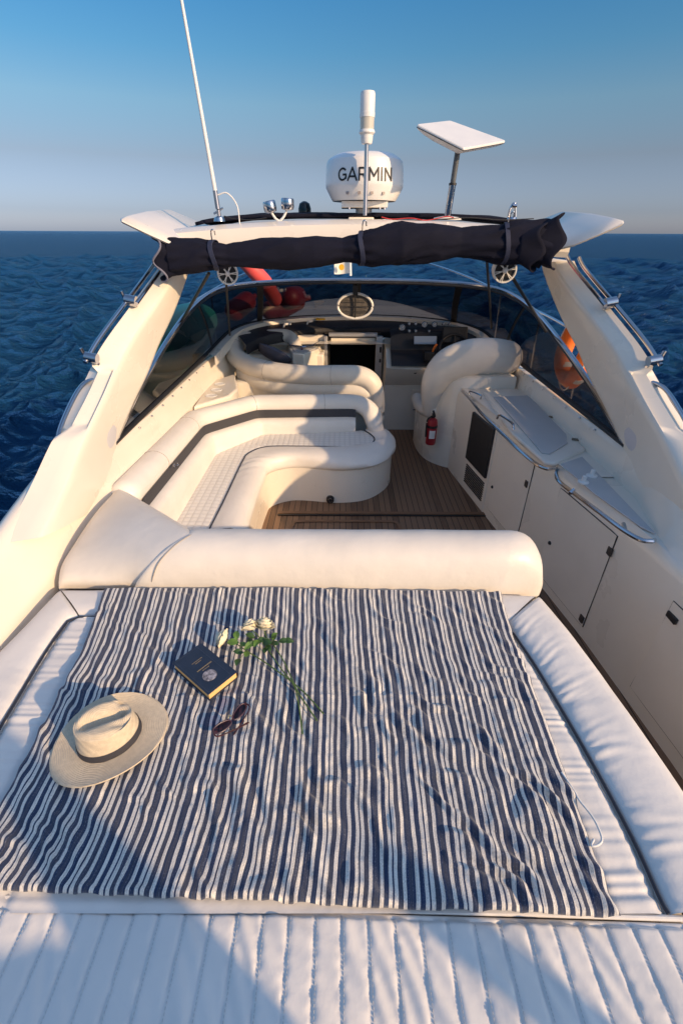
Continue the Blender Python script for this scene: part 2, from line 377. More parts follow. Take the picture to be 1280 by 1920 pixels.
# ------------------------------------------------------------------ sea
SEA = -2.1
def build_sea():
    rng = np.random.RandomState(3)
    rs = np.concatenate([[0.0], np.geomspace(2.5, 90, 560), np.geomspace(91, 9000, 150)])
    a1 = np.linspace(-46, 46, 700); a2 = np.linspace(46, 314, 150)[1:-1]
    ang = np.radians(np.concatenate([a1, a2]))          # measured from +Y, clockwise
    R, A = np.meshgrid(rs, ang, indexing='ij')
    X = R * np.sin(A); Y = R * np.cos(A); Z = np.zeros_like(X)
    DX = np.zeros_like(X); DY = np.zeros_like(X)
    cell = np.maximum(np.where(R < 90, R * .0068, R * .032), .015)
    for k in range(190):
        lam = .28 * (9 / .28) ** (rng.rand() ** .9)
        th = math.radians(rng.normal(200, 38)); kk = 2 * PI / lam
        amp = .0105 * lam ** .62 * rng.uniform(.4, 1.5)
        fade = np.clip((lam / cell - 2.2) / 3, 0, 1)
        ph = kk * (X * math.cos(th) + Y * math.sin(th)) + rng.rand() * 7
        Z += amp * fade * np.sin(ph)
        DX += amp * .8 * fade * math.cos(th) * np.cos(ph); DY += amp * .8 * fade * math.sin(th) * np.cos(ph)
    X = X + DX; Y = Y + DY
    nr, na = X.shape
    vs = np.stack([X, Y, Z], -1).reshape(-1, 3)
    i, j = np.meshgrid(np.arange(nr - 1), np.arange(na), indexing='ij'); j2 = (j + 1) % na
    fs = np.stack([i * na + j, i * na + j2, (i + 1) * na + j2, (i + 1) * na + j], -1).reshape(-1, 4)
    me = bpy.data.meshes.new('sea'); me.vertices.add(len(vs)); me.vertices.foreach_set('co', vs.ravel())
    me.loops.add(fs.size); me.loops.foreach_set('vertex_index', fs.ravel()); me.polygons.add(len(fs))
    me.polygons.foreach_set('loop_start', np.arange(0, fs.size, 4)); me.polygons.foreach_set('loop_total', np.full(len(fs), 4))
    me.update(); me.validate()
    me.polygons.foreach_set('use_smooth', np.ones(len(me.polygons), bool))
    m = mat('sea_water', (.004, .042, .085), .12, spec=.26); nn, ll, b = nodes(m)
    b.inputs['IOR'].default_value = 1.33
    tc = nn.new('ShaderNodeTexCoord')
    hs = []
    for sc, st, wgt in ((.9, (1, 2.4, 1), .9), (2.6, (1, 2.0, 1), .55), (8, (1, 1.6, 1), .26), (20, (1, 1.5, 1), .10), (.14, (1, 2.6, 1), 3.2)):
        mp = nn.new('ShaderNodeMapping'); mp.inputs['Scale'].default_value = st; mp.inputs['Rotation'].default_value = (0, 0, .35); ll.new(tc.outputs['Object'], mp.inputs[0])
        t = nn.new('ShaderNodeTexNoise'); t.inputs['Scale'].default_value = sc; t.inputs['Detail'].default_value = 6; t.inputs['Roughness'].default_value = .6; ll.new(mp.outputs[0], t.inputs['Vector'])
        q = nn.new('ShaderNodeMath'); q.operation = 'MULTIPLY'; q.inputs[1].default_value = wgt; ll.new(t.outputs['Fac'], q.inputs[0]); hs.append(q)
    a = nn.new('ShaderNodeMath'); ll.new(hs[0].outputs[0], a.inputs[0]); ll.new(hs[1].outputs[0], a.inputs[1])
    a2_ = nn.new('ShaderNodeMath'); ll.new(a.outputs[0], a2_.inputs[0]); ll.new(hs[2].outputs[0], a2_.inputs[1])
    a3_ = nn.new('ShaderNodeMath'); ll.new(a2_.outputs[0], a3_.inputs[0]); ll.new(hs[3].outputs[0], a3_.inputs[1])
    a4_ = nn.new('ShaderNodeMath'); ll.new(a3_.outputs[0], a4_.inputs[0]); ll.new(hs[4].outputs[0], a4_.inputs[1])
    bp = nn.new('ShaderNodeBump'); bp.inputs['Strength'].default_value = 1.0; bp.inputs['Distance'].default_value = .55
    ll.new(a4_.outputs[0], bp.inputs['Height']); ll.new(bp.outputs[0], b.inputs['Normal'])
    df = nn.new('ShaderNodeBsdfDiffuse'); df.inputs['Color'].default_value = (.010, .060, .142, 1)
    gl = nn.new('ShaderNodeBsdfGlossy'); gl.inputs['Roughness'].default_value = .07; gl.inputs['Color'].default_value = (.46, .72, .95, 1)
    for q_ in (df, gl): ll.new(bp.outputs[0], q_.inputs['Normal'])
    lw = nn.new('ShaderNodeLayerWeight'); lw.inputs['Blend'].default_value = .5; ll.new(bp.outputs[0], lw.inputs['Normal'])
    pw = nn.new('ShaderNodeMath'); pw.operation = 'POWER'; pw.inputs[1].default_value = 3.8; ll.new(lw.outputs['Facing'], pw.inputs[0])
    ma = nn.new('ShaderNodeMath'); ma.operation = 'MULTIPLY_ADD'; ma.inputs[1].default_value = .72; ma.inputs[2].default_value = .02; ll.new(pw.outputs[0], ma.inputs[0])
    ms = nn.new('ShaderNodeMixShader'); ll.new(ma.outputs[0], ms.inputs[0]); ll.new(df.outputs[0], ms.inputs[1]); ll.new(gl.outputs[0], ms.inputs[2])
    ll.new(ms.outputs[0], nn['Material Output'].inputs['Surface'])
    me.materials.append(m)
    o = bpy.data.objects.new('sea', me); C.objects.link(o); o.location = (0, 0, SEA); structure(o)
build_sea()

# ------------------------------------------------------------------ the yacht
yacht = thing('motor_yacht', 'white open motor yacht with teak cockpit floor, tinted wraparound windscreen and swept radar arch', 'motor yacht', (CX, 2, -2.2))

# stations: Y, left inner w, right inner w, crown w, crown z
YS =   [-1.8, -1.0,  .0,   .5,  1.0,  1.48, 1.71, 1.96, 2.2,  2.44, 3.0,  3.6,  4.2,  4.8,  5.2]
WL =   [1.24, 1.28, 1.33, 1.35, 1.36, 1.37, 1.38, 1.39, 1.40, 1.40, 1.40, 1.40, 1.39, 1.36, 1.33]
CW =   [1.44, 1.46, 1.47, 1.48, 1.49, 1.49, 1.49, 1.49, 1.48, 1.47, 1.46, 1.46, 1.45, 1.43, 1.40]
CZ =   [.03,  .05,  .09,  .12,  .17,  .235, .29,  .34,  .30,  .215, .20,  .20,  .20,  .20,  .21]
def wr(y): return float(np.interp(y, [-1.8, 1.1, 1.87, 3.33, 4.06, 5.3], [1.36, 1.31, 1.235, 1.01, .90, .80]))
def interp(y, A): return float(np.interp(y, YS, A))
def side_shell(s):
    mb = MB(); rows = []
    ys = sorted(set(list(np.linspace(-1.8, 5.2, 60))))
    for y in ys:
        cw = interp(y, CW); cz = interp(y, CZ)
        if s < 0:
            wi = interp(y, WL)
            pts = [(wi, -.77), (wi, -.3), (wi, .0), (wi + .004, .035), (wi + .02, .055)]
        else:
            wi = wr(y)
            pts = [(wi, -.77), (wi, -.3), (wi + .0, -.02), (wi + .01, .02), (wi + .03, .045)]
            if y > 1.62: 
                t = min(1, (y - 1.62) / .35); wo = wi + .03 + (1.405 - wi - .03) * min(1, (y - 1.62) / .5)
                pts[-1] = (wi + .03, .045 ); pts.append((wo, .047))
            else: pts.append((wi + .033, .047))
        i0 = pts[-1]
        for q in (.25, .5, .75, .92):
            pts.append((i0[0] + (cw - .02 - i0[0]) * q ** 1.25, i0[1] + (cz - .012 - i0[1]) * q ** .85))
        pts += [(cw - .006, cz - .003), (cw + .02, cz), (cw + .05, cz - .012), (cw + .075, cz - .05), (cw + .11, min(cz - .1, .03) ), (cw + .3, -.02), (cw + .4, -.04), (cw + .44, -.09), (cw + .44, -.16), (cw + .40, -.2), (cw + .42, -1.0), (cw + .28, -2.3)]
        rows.append([side(s, a, y, z) for a, z in pts])
    k = max(len(r) for r in rows); rows = [r if len(r) == k else r + [r[-1]] * (k - len(r)) for r in rows]
    mb.grid(rows); return mb
for s in (-1, 1):
    finish('coaming', side_shell(s), gel, yacht, sharp=40)
def coam_pt(s, y, q):
    cw = interp(y, CW); cz = interp(y, CZ)
    i0 = (interp(y, WL) + .02, .055) if s < 0 else (1.405 if y > 2.1 else wr(y) + .033, .047)
    return side(s, i0[0] + (cw - .02 - i0[0]) * q ** 1.25, y, i0[1] + (cz - .012 - i0[1]) * q ** .85)
# hull forward (bow) and foredeck
mb = MB(); rows = []
for y in np.linspace(5.2, 10.4, 26):
    t = (y - 5.2) / 5.2; wdt = 1.86 * math.sqrt(max(0, 1 - t ** 2.2)) + .02
    zt = -.04 + .10 * t
    rows.append([side(s_, wdt * q, y, z) for s_, q, z in
        [(-1, .8, -2.3), (-1, 1, -.9), (-1, 1.0, zt), (-1, .93, zt + .03), (-1, .8, zt + .19 * (1 - t) ** 1.5 + .03), (-1, .5, zt + .20 * (1 - t) ** 1.5 + .04), (1, 0, zt + .22 * (1 - t) ** 1.5 + .04), (1, .5, zt + .20 * (1 - t) ** 1.5 + .04), (1, .8, zt + .19 * (1 - t) ** 1.5 + .03), (1, .93, zt + .03), (1, 1.0, zt), (1, 1, -.9), (1, .8, -2.3)]])
mb.grid(rows); finish('hull', mb, gel, yacht, sharp=30)
# transom closing
mb = MB(); mb.box((CX, -1.82, -1.2), (3.7, .04, 2.2)); finish('transom', mb, gel, yacht)

# teak floor
mb = MB(); mb.grid([[V(x, y, -.75) for x in (-1.3, 1.75)] for y in (-1.8, 5.6)]); finish('teak_floor', mb, teak, yacht)
mb = MB(); a = PZ(505, 962, -.746); b_ = PZ(888, 966, -.746); mb.box((.35, a.y, -.742), (1.75, .035, .012)); finish('floor_strip', mb, teakplain, yacht)
mb = MB(); mb.box((.35, a.y - .03, -.744), (1.75, .012, .008)); finish('floor_seam', mb, blackp, yacht)
# inlaid hatch frame
hc = PZ(648, 984, -.745)
mb = MB(); path = crv([hc + V(x, y, 0.001) for x, y in ((-.42, -.0), (-.36, .05), (0, .055), (.36, .05), (.42, 0), (.40, -.2), (0, -.22), (-.40, -.2))], 60, True)
mb.tube(path, .016, 6, closed=True, squash=(.3, 1)); finish('floor_hatch', mb, teakplain, yacht)

# sunpad base (island)
def U(px, py, z=0): return PZ(px, py, z)
Rout = [U(1012, 1118), U(1060, 1175), U(1110, 1240), U(1200, 1365), U(1290, 1495), U(1390, 1650), U(1440, 1722)]
Rin = [U(948, 1172), U(962, 1192), U(1010, 1265), U(1100, 1420), U(1180, 1570), U(1235, 1690), U(1250, 1716)]
mb = MB(); base_edge = crv(Rout, 20) + [V(.86, .1, 0), V(.80, -.6, 0), V(.75, -1.79, 0)]
mb.grid([[p + V(-.03, 0, z) for z in (-.04, -.1, -.4, -.765)] for p in base_edge])
e0 = base_edge[0]
mb.grid([[V(x, e0.y + .12 * 0 + .02, z) for z in (-.04, -.1, -.4, -.765)] for x in np.linspace(e0.x - .03, -1.2, 8)])
mb.grid([[V(x, y, -.075) for x in (-1.22, .78)] for y in (-1.79, 1.43)])
finish('sunpad_base', mb, gel, yacht, sharp=50)

# ------------------------------------------------------------------ arch
ARC_C = [(1.30, 3.30, 1.10), (1.32, 3.22, 1.04), (1.38, 2.87, .88), (1.45, 2.62, .74), (1.485, 2.47, .645), (1.49, 2.25, .54), (1.50, 1.96, .41), (1.495, 1.71, .30), (1.49, 1.45, .21)]
ARC_A = [(1.19, 3.58, 1.10), (1.21, 3.5, 1.0), (1.26, 3.25, .80), (1.32, 3.02, .63), (1.36, 2.87, .50), (1.41, 2.67, .36), (1.445, 2.45, .21), (1.42, 2.2, .12), (1.40, 1.9, .07)]
def arch_leg(s):
    n_ = 90
    Cc = crv([side(s, *p) for p in ARC_C], n_); Aa = crv([side(s, *p) for p in ARC_A], n_)
    rings = []
    for i in range(n_):
        t = i / (n_ - 1); c = Cc[i]; a = Aa[i]
        dw = .10 + .02 * t
        B = c + V(-s * dw, .05, -.01) + (a - c) * .05
        D = a + V(s * (.12 - .02 * t), .12 * (1 - t) + .02, 0); E = c + V(s * .035, .10, -.01)
        pts = [a, a.lerp(B, .06) , a.lerp(B, .5) + V(-s * .006, -.006, 0), a.lerp(B, .86) + V(-s * .002, -.002, 0), B + (a - B) * .02 + (c - B) * .04, B.lerp(c, .12), B.lerp(c, .5), B.lerp(c, .9), c, c.lerp(E, .15), E, E.lerp(D, .9), D, D.lerp(a, .9)]
        y_ = c.y; k_ = max(0, min(1, (2.47 - y_) / .05)) * max(0, min(1, (y_ - 1.99) / .06))
        if k_ > 0:
            ofs = V(-s * .028, .055, -.012) * k_
            for q_ in (6, 7, 8, 9): pts[q_] = pts[q_] + ofs
        rings.append(pts)
    mb = MB(); mb.loft(rings); return mb
arch = finish('radar_arch', arch_leg(-1), gel, yacht, sharp=62)
# the right leg is its own mesh below the same arch
finish('arch_leg', arch_leg(1), gel, arch, sharp=62)
# cross beam
mb = MB(); rings = []
for i in range(41):
    t = i / 40; x = -1 + 2 * t; xx = CX + x * 1.22
    crown = 1 - x * x
    y0 = 3.22 + .03 * crown; y1 = 3.98 + .25 * crown
    zt = 1.265 + .055 * crown; zb = 1.12 + .03 * crown; 
    rings.append([V(xx, y0 + .02, zb), V(xx, y0 - .0, zb + .03), V(xx, y0 + .0, zb + .07), V(xx, y0 + .03, zt - .03), V(xx, y0 + .09, zt - .006), V(xx, y0 + .2, zt), V(xx, (y0 + y1) / 2, zt + .0), V(xx, y1 - .05, zt - .01), V(xx, y1, zt - .04), V(xx, y1 - .02, zb + .03), V(xx, (y0 + y1) / 2, zb)])
mb.loft(rings); finish('cross_beam', mb, gel, arch, sharp=30)
# wings
def wing(s):
    sp = [  # (w, y_aft, y_fwd, z_aft, z_fwd)
        (1.02, 3.16, 3.95, 1.165, 1.25), (1.08, 3.10, 3.95, 1.175, 1.26), (1.16, 3.04, 3.92, 1.20, 1.285), (1.26, 2.99, 3.88, 1.25, 1.325), (1.36, 2.96, 3.84, 1.30, 1.365), (1.375, 2.98, 3.80, 1.305, 1.365)]
    rings = []
    for w_, ya, yf, za, zf in sp:
        th = .018 if w_ > 1.3 else .03
        a = side(s, w_, ya, za - .01); f = side(s, w_, yf, zf)
        rings.append([a + V(0, 0, -.006), a + V(0, -.012, .004), a + V(0, .0, .014), a.lerp(f, .15) + V(0, 0, .02), a.lerp(f, .5) + V(0, 0, .024), f + V(0, -.02, .012), f, f + V(0, -.02, -.012), a.lerp(f, .5) + V(0, 0, -th), a.lerp(f, .15) + V(0, 0, -th)])
    mb = MB(); mb.loft(rings); return mb
for s in (-1, 1): finish('wing', wing(s), gel, arch, sharp=60)
# dark cover / flexible panel on top of the arch
mb = MB(); P = []
for i in range(41):
    x = -1 + 2 * i / 40; r = []
    for j in range(14):
        t = j / 13
        yy = 3.52 + .50 * t + .13 * (1 - x * x); zz = 1.300 + .055 * (1 - x ** 4) + .012 * math.sin(t * PI) - .0 + .008 * nz(x * 6, t * 4, 3)
        r.append(V(CX + x * 1.12, yy, zz))
    P.append(r)
mb.grid(P)
cov = finish('arch_cover', mb, navyfab, arch); md = cov.modifiers.new('s', 'SOLIDIFY'); md.thickness = .02
for s in (-1, 1):
    for y in np.arange(2.75, 4.9, .22):
        mb = MB(); mb.lathe([(.007, -.004), (.007, .002), (.004, .005), (.001, .0055)], side(s, 1.436, float(y), .188), 12, rot_to((-s * .8, 0, .6))); finish('press_stud', mb, chrome, yacht)
# round speaker covers and handrail recess on each leg
def on_leg(s, u, v, off=0.0):
    """u along the leg 0..1, v 0 inner edge .. 1 crease"""
    n_ = 40; Cc = crv([side(s, *p) for p in ARC_C], n_); Aa = crv([side(s, *p) for p in ARC_A], n_)
    i = min(n_ - 2, int(u * (n_ - 1))); c = Cc[i]; a = Aa[i]; B = c + V(-s * .11, .05, -.01)
    c2 = Cc[i + 1]; a2 = Aa[i + 1]; B2 = c2 + V(-s * .11, .05, -.01)
    p = a.lerp(B, v); p2 = a2.lerp(B2, v); nrm = (p2 - p).cross(B - a).normalized()
    if nrm.x * s > 0: nrm = -nrm
    return p + nrm * off, nrm
for s in (-1, 1):
    p, nr = on_leg(s, .705, .36, -.006)
    mb = MB(); mb.lathe([(.001, .016), (.05, .016), (.083, .012), (.09, .004), (.09, -.02)], p, 40, rot_to(nr)); finish('speaker_cover', mb, mat('cover_white', (.60, .59, .62), .5), arch)

# ------------------------------------------------------------------ windscreen
TOPP = [(1.457, 2.44, .225), (1.455, 2.75, .335), (1.45, 3.03, .43), (1.44, 3.56, .576), (1.40, 4.0, .70), (1.32, 4.35, .785), (1.20, 4.56, .825), (.98, 4.71, .845), (.6, 4.82, .858), (.25, 4.86, .862), (0, 4.87, .862)]
BOTP = [(1.457, 2.44, .215), (1.465, 2.85, .215), (1.465, 3.3, .22), (1.46, 4.0, .23), (1.45, 4.6, .25), (1.42, 5.0, .29), (1.33, 5.3, .345), (1.10, 5.6, .375), (.66, 5.85, .385), (.3, 5.95, .385), (0, 5.97, .385)]
def full(L): return [side(-1, *p) for p in L] + [side(1, *p) for p in reversed(L[:-1])]
NT = 121
T_ = crv(full(TOPP), NT); B_ = crv(full(BOTP), NT)
ws = finish('windscreen', (lambda m_: (m_.grid([[B_[i].lerp(T_[i], j / 6) + V(0, .05 * math.sin(PI * j / 6) * (1 if 30 < i < 90 else .2), 0) for j in range(7)] for i in range(1, NT - 1)]), m_)[1])(MB()), glass, yacht, sharp=60)
mb = MB(); mb.tube(T_, .017, 10); finish('top_rail', mb, chrome, ws)
mb = MB(); mb.tube([p + V(0, -.012, -.022) for p in T_], .012, 8); finish('top_seal', mb, blackp, ws)
mb = MB(); mb.tube([p + V(0, -.01, .004) for p in B_], .02, 8, squash=(.8, 1)); finish('bottom_seal', mb, blackp, ws)
def mullion(i, wd, name='mullion', m_=blackp):
    mb = MB(); path = [B_[i].lerp(T_[i], j / 6) + V(0, .05 * math.sin(PI * j / 6) - .012, 0) for j in range(7)]
    tang = (B_[i + 1] - B_[i - 1]).normalized()
    rings = [[p - tang * wd - V(0, .008, 0), p + tang * wd - V(0, .008, 0), p + tang * wd + V(0, .012, 0), p - tang * wd + V(0, .012, 0)] for p in path]
    mb.loft(rings); finish(name, mb, m_, ws)
def nearest(w_, L=B_, lo=30, hi=91): return min(range(lo, hi), key=lambda i: abs(L[i].x - (CX + w_)))
mullion(60, .022)
for w_ in (-1.08, 1.08): mullion(nearest(w_), .034)
for i in (31, NT - 32): mullion(i, .02)

# sill under the windscreen + dash
sill = MB(); rows = []
for i in range(28, NT - 28):
    p = B_[i]; q = V(CX + (p.x - CX) * .93, p.y - .10, p.z + .005)
    rows.append([p + V(0, .05, -.02), p + V(0, 0, .0) + V(0, .02, 0), p.lerp(q, .5) + V(0, 0, .012), q, q + V(0, -.008, -.03), V(q.x, q.y - .01, q.z - .09)])
sill.grid(rows); finish('windscreen_sill', sill, gel, yacht, sharp=40)
# black fascia below sill (curved shelf)
mb = MB(); rows = []
for i in range(31, NT - 31):
    p = B_[i]
    if p.y < 5.22: continue
    q = V(CX + (p.x - CX) * .93, p.y - .12, p.z - .03)
    r = V(CX + (p.x - CX) * .84, p.y - .36, p.z - .075)
    rows.append([q, q.lerp(r, .5) + V(0, 0, .01), r, r + V(0, -.02, -.03), r + V(0, .0, -.10)])
mb.grid(rows); fascia = finish('dashboard', mb, dash, yacht, sharp=40)
# bulkhead / far walls in white behind lounge and console
mb = MB()
yb = 5.42
mb.box(((-.20 - 1.30) / 2, yb + .02, -.25), (1.10, .04, 1.02))
finish('bulkhead', mb, gel2, yacht)
mb = MB()
mb.box(((.47 + 1.6) / 2, yb + .02, -.27), (1.13, .04, .98))
finish('bulkhead', mb, gel2, yacht)
# companionway
dr = thing('cabin_doorway', 'dark open companionway with grey aluminium frame leading below deck', 'doorway', (.13, yb - .02, -.75))
dr.parent = yacht; dr.location = wloc(dr) - wloc(yacht); dr['_w'] = (.13, yb - .02, -.75)
for k_ in ('label', 'category'): del dr[k_]
fm = mat('aluminium_frame', (.50, .50, .52), .35, .6, var=.08)
mb = MB(); mb.box((-.185, yb - .02, -.24), (.035, .07, 1.0)); mb.box((.415, yb - .02, -.24), (.075, .07, 1.0)); mb.box((.12, yb - .02, .275), (.54, .07, .035)); finish('door_frame', mb, fm, dr, bevel=.004)
mb = MB(); mb.box((-.155, yb + .0, -.24), (.02, .06, .98)); finish('door_seal', mb, blackp, dr)
mb = MB(); mb.box((.12, yb + .01, .20), (.5, .04, .075)); finish('sliding_hatch', mb, gel2, dr, bevel=.006)
mb = MB()
for (x0, x1, y0, y1, z0, z1) in ((-.17, .41, yb + .9, yb + .93, -1.2, .26), (-.2, -.17, yb + .05, yb + .93, -1.2, .26), (.41, .44, yb + .05, yb + .93, -1.2, .26), (-.2, .44, yb + .05, yb + .93, .24, .27), (-.2, .44, yb + .05, yb + .93, -1.2, -1.17)):
    mb.box(((x0 + x1) / 2, (y0 + y1) / 2, (z0 + z1) / 2), (x1 - x0, y1 - y0, z1 - z0))
finish('cabin_interior', mb, darkin, dr)
for z_, h_ in ((.12, .06), (.0, .04)):
    mb = MB(); mb.box((.43, yb - .06, z_), (.022, .012, h_)); finish('door_latch', mb, blackp, dr, bevel=.003)

# helm console
def PYX(px, py, y): return PY(px, py, y)
mb = MB()
prof = [(5.40, .24), (5.22, .16), (5.12, .08), (5.05, .03), (5.03, .0), (5.06, -.05), (5.12, -.18), (5.16, -.22), (5.16, -.75)]
rows = []
for i in range(22):
    t = i / 21; x = .475 + (1.36 - .475) * t
    bulge = .05 * math.sin(PI * min(1, t * 1.6)) 
    rows.append([V(x, y - (bulge if 1 < k < 6 else 0), z) for k, (y, z) in enumerate(prof)])
mb.grid(rows)
mb.grid([[V(.475, 5.42, z), V(.475, y, z)] for y, z in prof]); console = finish('helm_console', mb, gel2, yacht, sharp=40)
# dark instrument binnacle
mb = MB(); rows = []
for i in range(25):
    t = i / 24; x = .52 + .84 * t; hh = .055 * math.sin(PI * t) ** .5
    rows.append([V(x, 5.50, .30 + hh * .6), V(x, 5.38, .325 + hh), V(x, 5.24, .31 + hh), V(x, 5.20, .285 + hh), V(x, 5.17, .16), V(x, 5.10, .13), V(x, 4.99, .06), V(x, 4.97, .035)])
mb.grid(rows); binn = finish('instrument_panel', mb, dash, console, sharp=35)
def panel_pt(px, py, off=0.0):
    """a point on the sloping instrument face y≈5.19-.02"""
    p = PY(px, py, 5.185 - off); return p
Rg = rot_to((0, -1, .12))
for px, py, rad in ((754, 614, .034), (767, 607, .016), (779, 607, .016), (795.5, 608.5, .032), (814, 608.5, .030), (831, 607.5, .016), (842, 607.5, .016), (767, 620.5, .016), (779, 620.5, .016), (804, 621, .014)):
    p = panel_pt(px, py, .012)
    mb = MB(); mb.lathe([(.001, .006), (rad * .82, .006), (rad * .9, .012), (rad, .008), (rad, -.02)], p, 20, Rg)
    g = finish('gauge', mb, chrome, console, sharp=30)
    mb = MB(); mb.lathe([(.001, .0095), (rad * .8, .0095), (rad * .8, .004)], p, 20, Rg); finish('dial', mb, gauge, g)
    mb = MB(); mb.box(p + Rg @ V(rad * .2, rad * .2, .011), (.003, .002, rad * .8), Matrix.Rotation(.7, 3, 'Y')); finish('needle', mb, whitep, g)
mb = MB(); p = PY(797, 638, 5.10); mb.box(p, (.24, .014, .085), Matrix.Rotation(-.5, 3, 'X')); scr = finish('chart_plotter', mb, screenm, console, bevel=.004)
mb = MB(); p = PY(852, 628, 5.10); mb.box(p, (.26, .04, .16), Matrix.Rotation(-.25, 3, 'X')); finish('dark_screen', mb, blackp, console, bevel=.01)
# steering wheel + throttle
mb = MB(); wc = PY(852, 655, 4.98); Rw = rot_to((0, -.8, .6))
ring = [wc + Rw @ V(.16 * math.cos(a), .16 * math.sin(a), 0) for a in np.linspace(0, 2 * PI, 40, endpoint=False)]
mb.tube(ring, .014, 8, closed=True)
for a in (PI / 2, PI / 2 + 2.1, PI / 2 - 2.1): mb.tube([wc - Rw @ V(0, 0, .02), wc + Rw @ V(.155 * math.cos(a), .155 * math.sin(a), 0)], .010, 6)
mb.lathe([(.001, .0), (.035, 0), (.04, -.02), (.02, -.15)], wc, 16, Rw); finish('steering_wheel', mb, blackp, console)
mb = MB(); p = PY(803, 667, 4.97); mb.box(p, (.10, .10, .09)); thr = finish('throttle_box', mb, blackp, console, bevel=.008)
mb = MB(); p = PY(812, 654, 4.96); mb.tube(crv([p + V(-.01, 0, -.07), p + V(0, -.01, 0), p + V(.03, -.01, .05)], 10), [.008, .012], 8); finish('throttle_lever', mb, orange, console)
mb = MB(); p = PY(778, 697, 5.02); mb.lathe([(.001, .012), (.02, .012), (.024, 0), (.024, -.06)], p, 16, rot_to((0, -1, 0))); finish('ignition_knob', mb, blackp, console)
mb = MB(); p = PY(778, 745, 5.15); mb.box((.92, 5.155, -.42), (.26, .02, .30)); finish('access_panel', mb, gel2, console, bevel=.006)
mb = MB(); mb.box((.92, 5.143, -.50), (.2, .006, .008)); finish('panel_slot', mb, blackp, console)
# things lying on the dash
p0 = PZ(592, 600, .37)
mb = MB(); mb.prism([p0 + V(0, -.03, 0), p0 + V(.11, -.01, 0), p0 + V(.11, .0, 0), p0 + V(0, .045, 0)], (0, 0, .018)); tag(finish('life_light', mb, yellow, bevel=.004), 'yellow plastic object lying on the dashboard left of the fan', 'dash object')
for px, py, L_ in ((533, 608, .07), (577, 603, .05)):
    p = PZ(px, py, .37); mb = MB(); mb.tube([p, p + V(L_, .03, .0)], .012, 8); mb.tube([p, p + V(-.01, -.02, -.03)], .01, 8)
    tag(finish('hook', mb, whitep), 'small white hook on the black dash shelf, %s' % ('left one, bent' if px < 550 else 'right one, straighter'), 'hook')

# fan (round) hanging from centre mullion
fc = PY(665.5, 574, 5.05)
fan = thing('cabin_fan', 'round white rimmed fan hung on the centre windscreen post', 'fan', fc - V(0, 0, .12))
Rf = rot_to((0, -1, .05))
ring = [fc + Rf @ V(.175 * math.cos(a), .115 * math.sin(a), 0) for a in np.linspace(0, 2 * PI, 48, endpoint=False)]
mb = MB(); mb.tube(ring, .013, 10, closed=True); finish('rim', mb, whitep, fan)
mb = MB(); rr = [[fc + Rf @ V(.165 * q * math.cos(a), .105 * q * math.sin(a), -.02 + .012 * (1 - q)) for a in np.linspace(0, 2 * PI, 48, endpoint=False)] for q in (.02, .5, 1)]; mb.loft(rr); finish('disc', mb, mat('fan_grille', (.10, .09, .085), .6, var=.5, vscale=25), fan)
mb = MB(); mb.box(fc + V(0, -.012, 0), (.016, .012, .21)); mb.box(fc + V(0, -.012, -.0), (.30, .006, .006)); mb.box(fc + V(0, -.012, -.05), (.26, .006, .004)); mb.box(fc + V(0, -.012, .05), (.26, .006, .004)); finish('guard', mb, blackp, fan)
mb = MB(); mb.box(fc + V(0, -.0, .17), (.05, .03, .14)); finish('bracket', mb, blackp, fan, bevel=.005)

# locker / galley unit on the right
ctr = finish('galley_top', (lambda m_: (m_.grid([[V(CX + wr(y) + (1.39 - wr(y)) * t + .02, y, .0535) for t in np.linspace(0, 1, 4)] for y in np.linspace(2.36, 4.15, 12)]), m_)[1])(MB()), gel2, yacht)
# raised lid with grey non-skid inset
lid = [PZ(905, 735, .07), PZ(957, 728, .07), PZ(1000, 735, .07), PZ(1098, 842, .07), PZ(1040, 868, .07), PZ(1020, 865, .07), PZ(960, 812, .07)]
def inset(poly, d):
    c = sum(poly, Vector()) / len(poly); return [p + (c - p).normalized() * d for p in poly]
lidm = MB(); lidm.prism([p - V(0, 0, .03) for p in lid], (0, 0, .03)); lido = finish('locker_lid', lidm, gel2, yacht, bevel=.012)
q = MB(); q.prism([PZ(925, 745, .072), PZ(990, 742, .072), PZ(1060, 815, .072), PZ(1063, 832, .072), PZ(1030, 852, .072), PZ(1015, 850, .072)], (0, 0, .004)); finish('nonskid_inset', q, nonskid, lido)
q = MB(); q.prism([PZ(1050, 872, .05), PZ(1090, 858, .05), PZ(1228, 1003, .05), PZ(1200, 990, .05), PZ(1110, 925, .05)], (0, 0, .008)); finish('counter_inset', q, nonskid, yacht, bevel=.003)
# hinges
for px, py in ((972, 721), (990, 736), (1001, 746), (1034, 782), (1078, 824)):
    p = PZ(px, py, .076); mb = MB(); mb.box(p, (.045, .022, .006), Matrix.Rotation(-.5, 3, 'Z')); mb.tube([p + V(-.02, .012, .002), p + V(.02, -.0, .002)], .004, 6); finish('hinge', mb, mat('bronze_hinge', (.25, .2, .15), .4, .7), lido)
# grab handle on the lid
mb = MB(); a = PZ(931, 785, .075); b_ = PZ(962, 806, .075); mb.tube(crv([a, a.lerp(b_, .1) + V(0, 0, .035), a.lerp(b_, .5) + V(0, 0, .042), a.lerp(b_, .9) + V(0, 0, .035), b_], 20), .008, 8); finish('grab_handle', mb, chrome, lido)
mb = MB(); a = PZ(880, 740, .06); b_ = PZ(900, 748, .06); mb.tube(crv([a, a + V(0, 0, .03), b_ + V(0, 0, .03), b_], 16), .007, 8); finish('grab_handle', mb, chrome, lido)
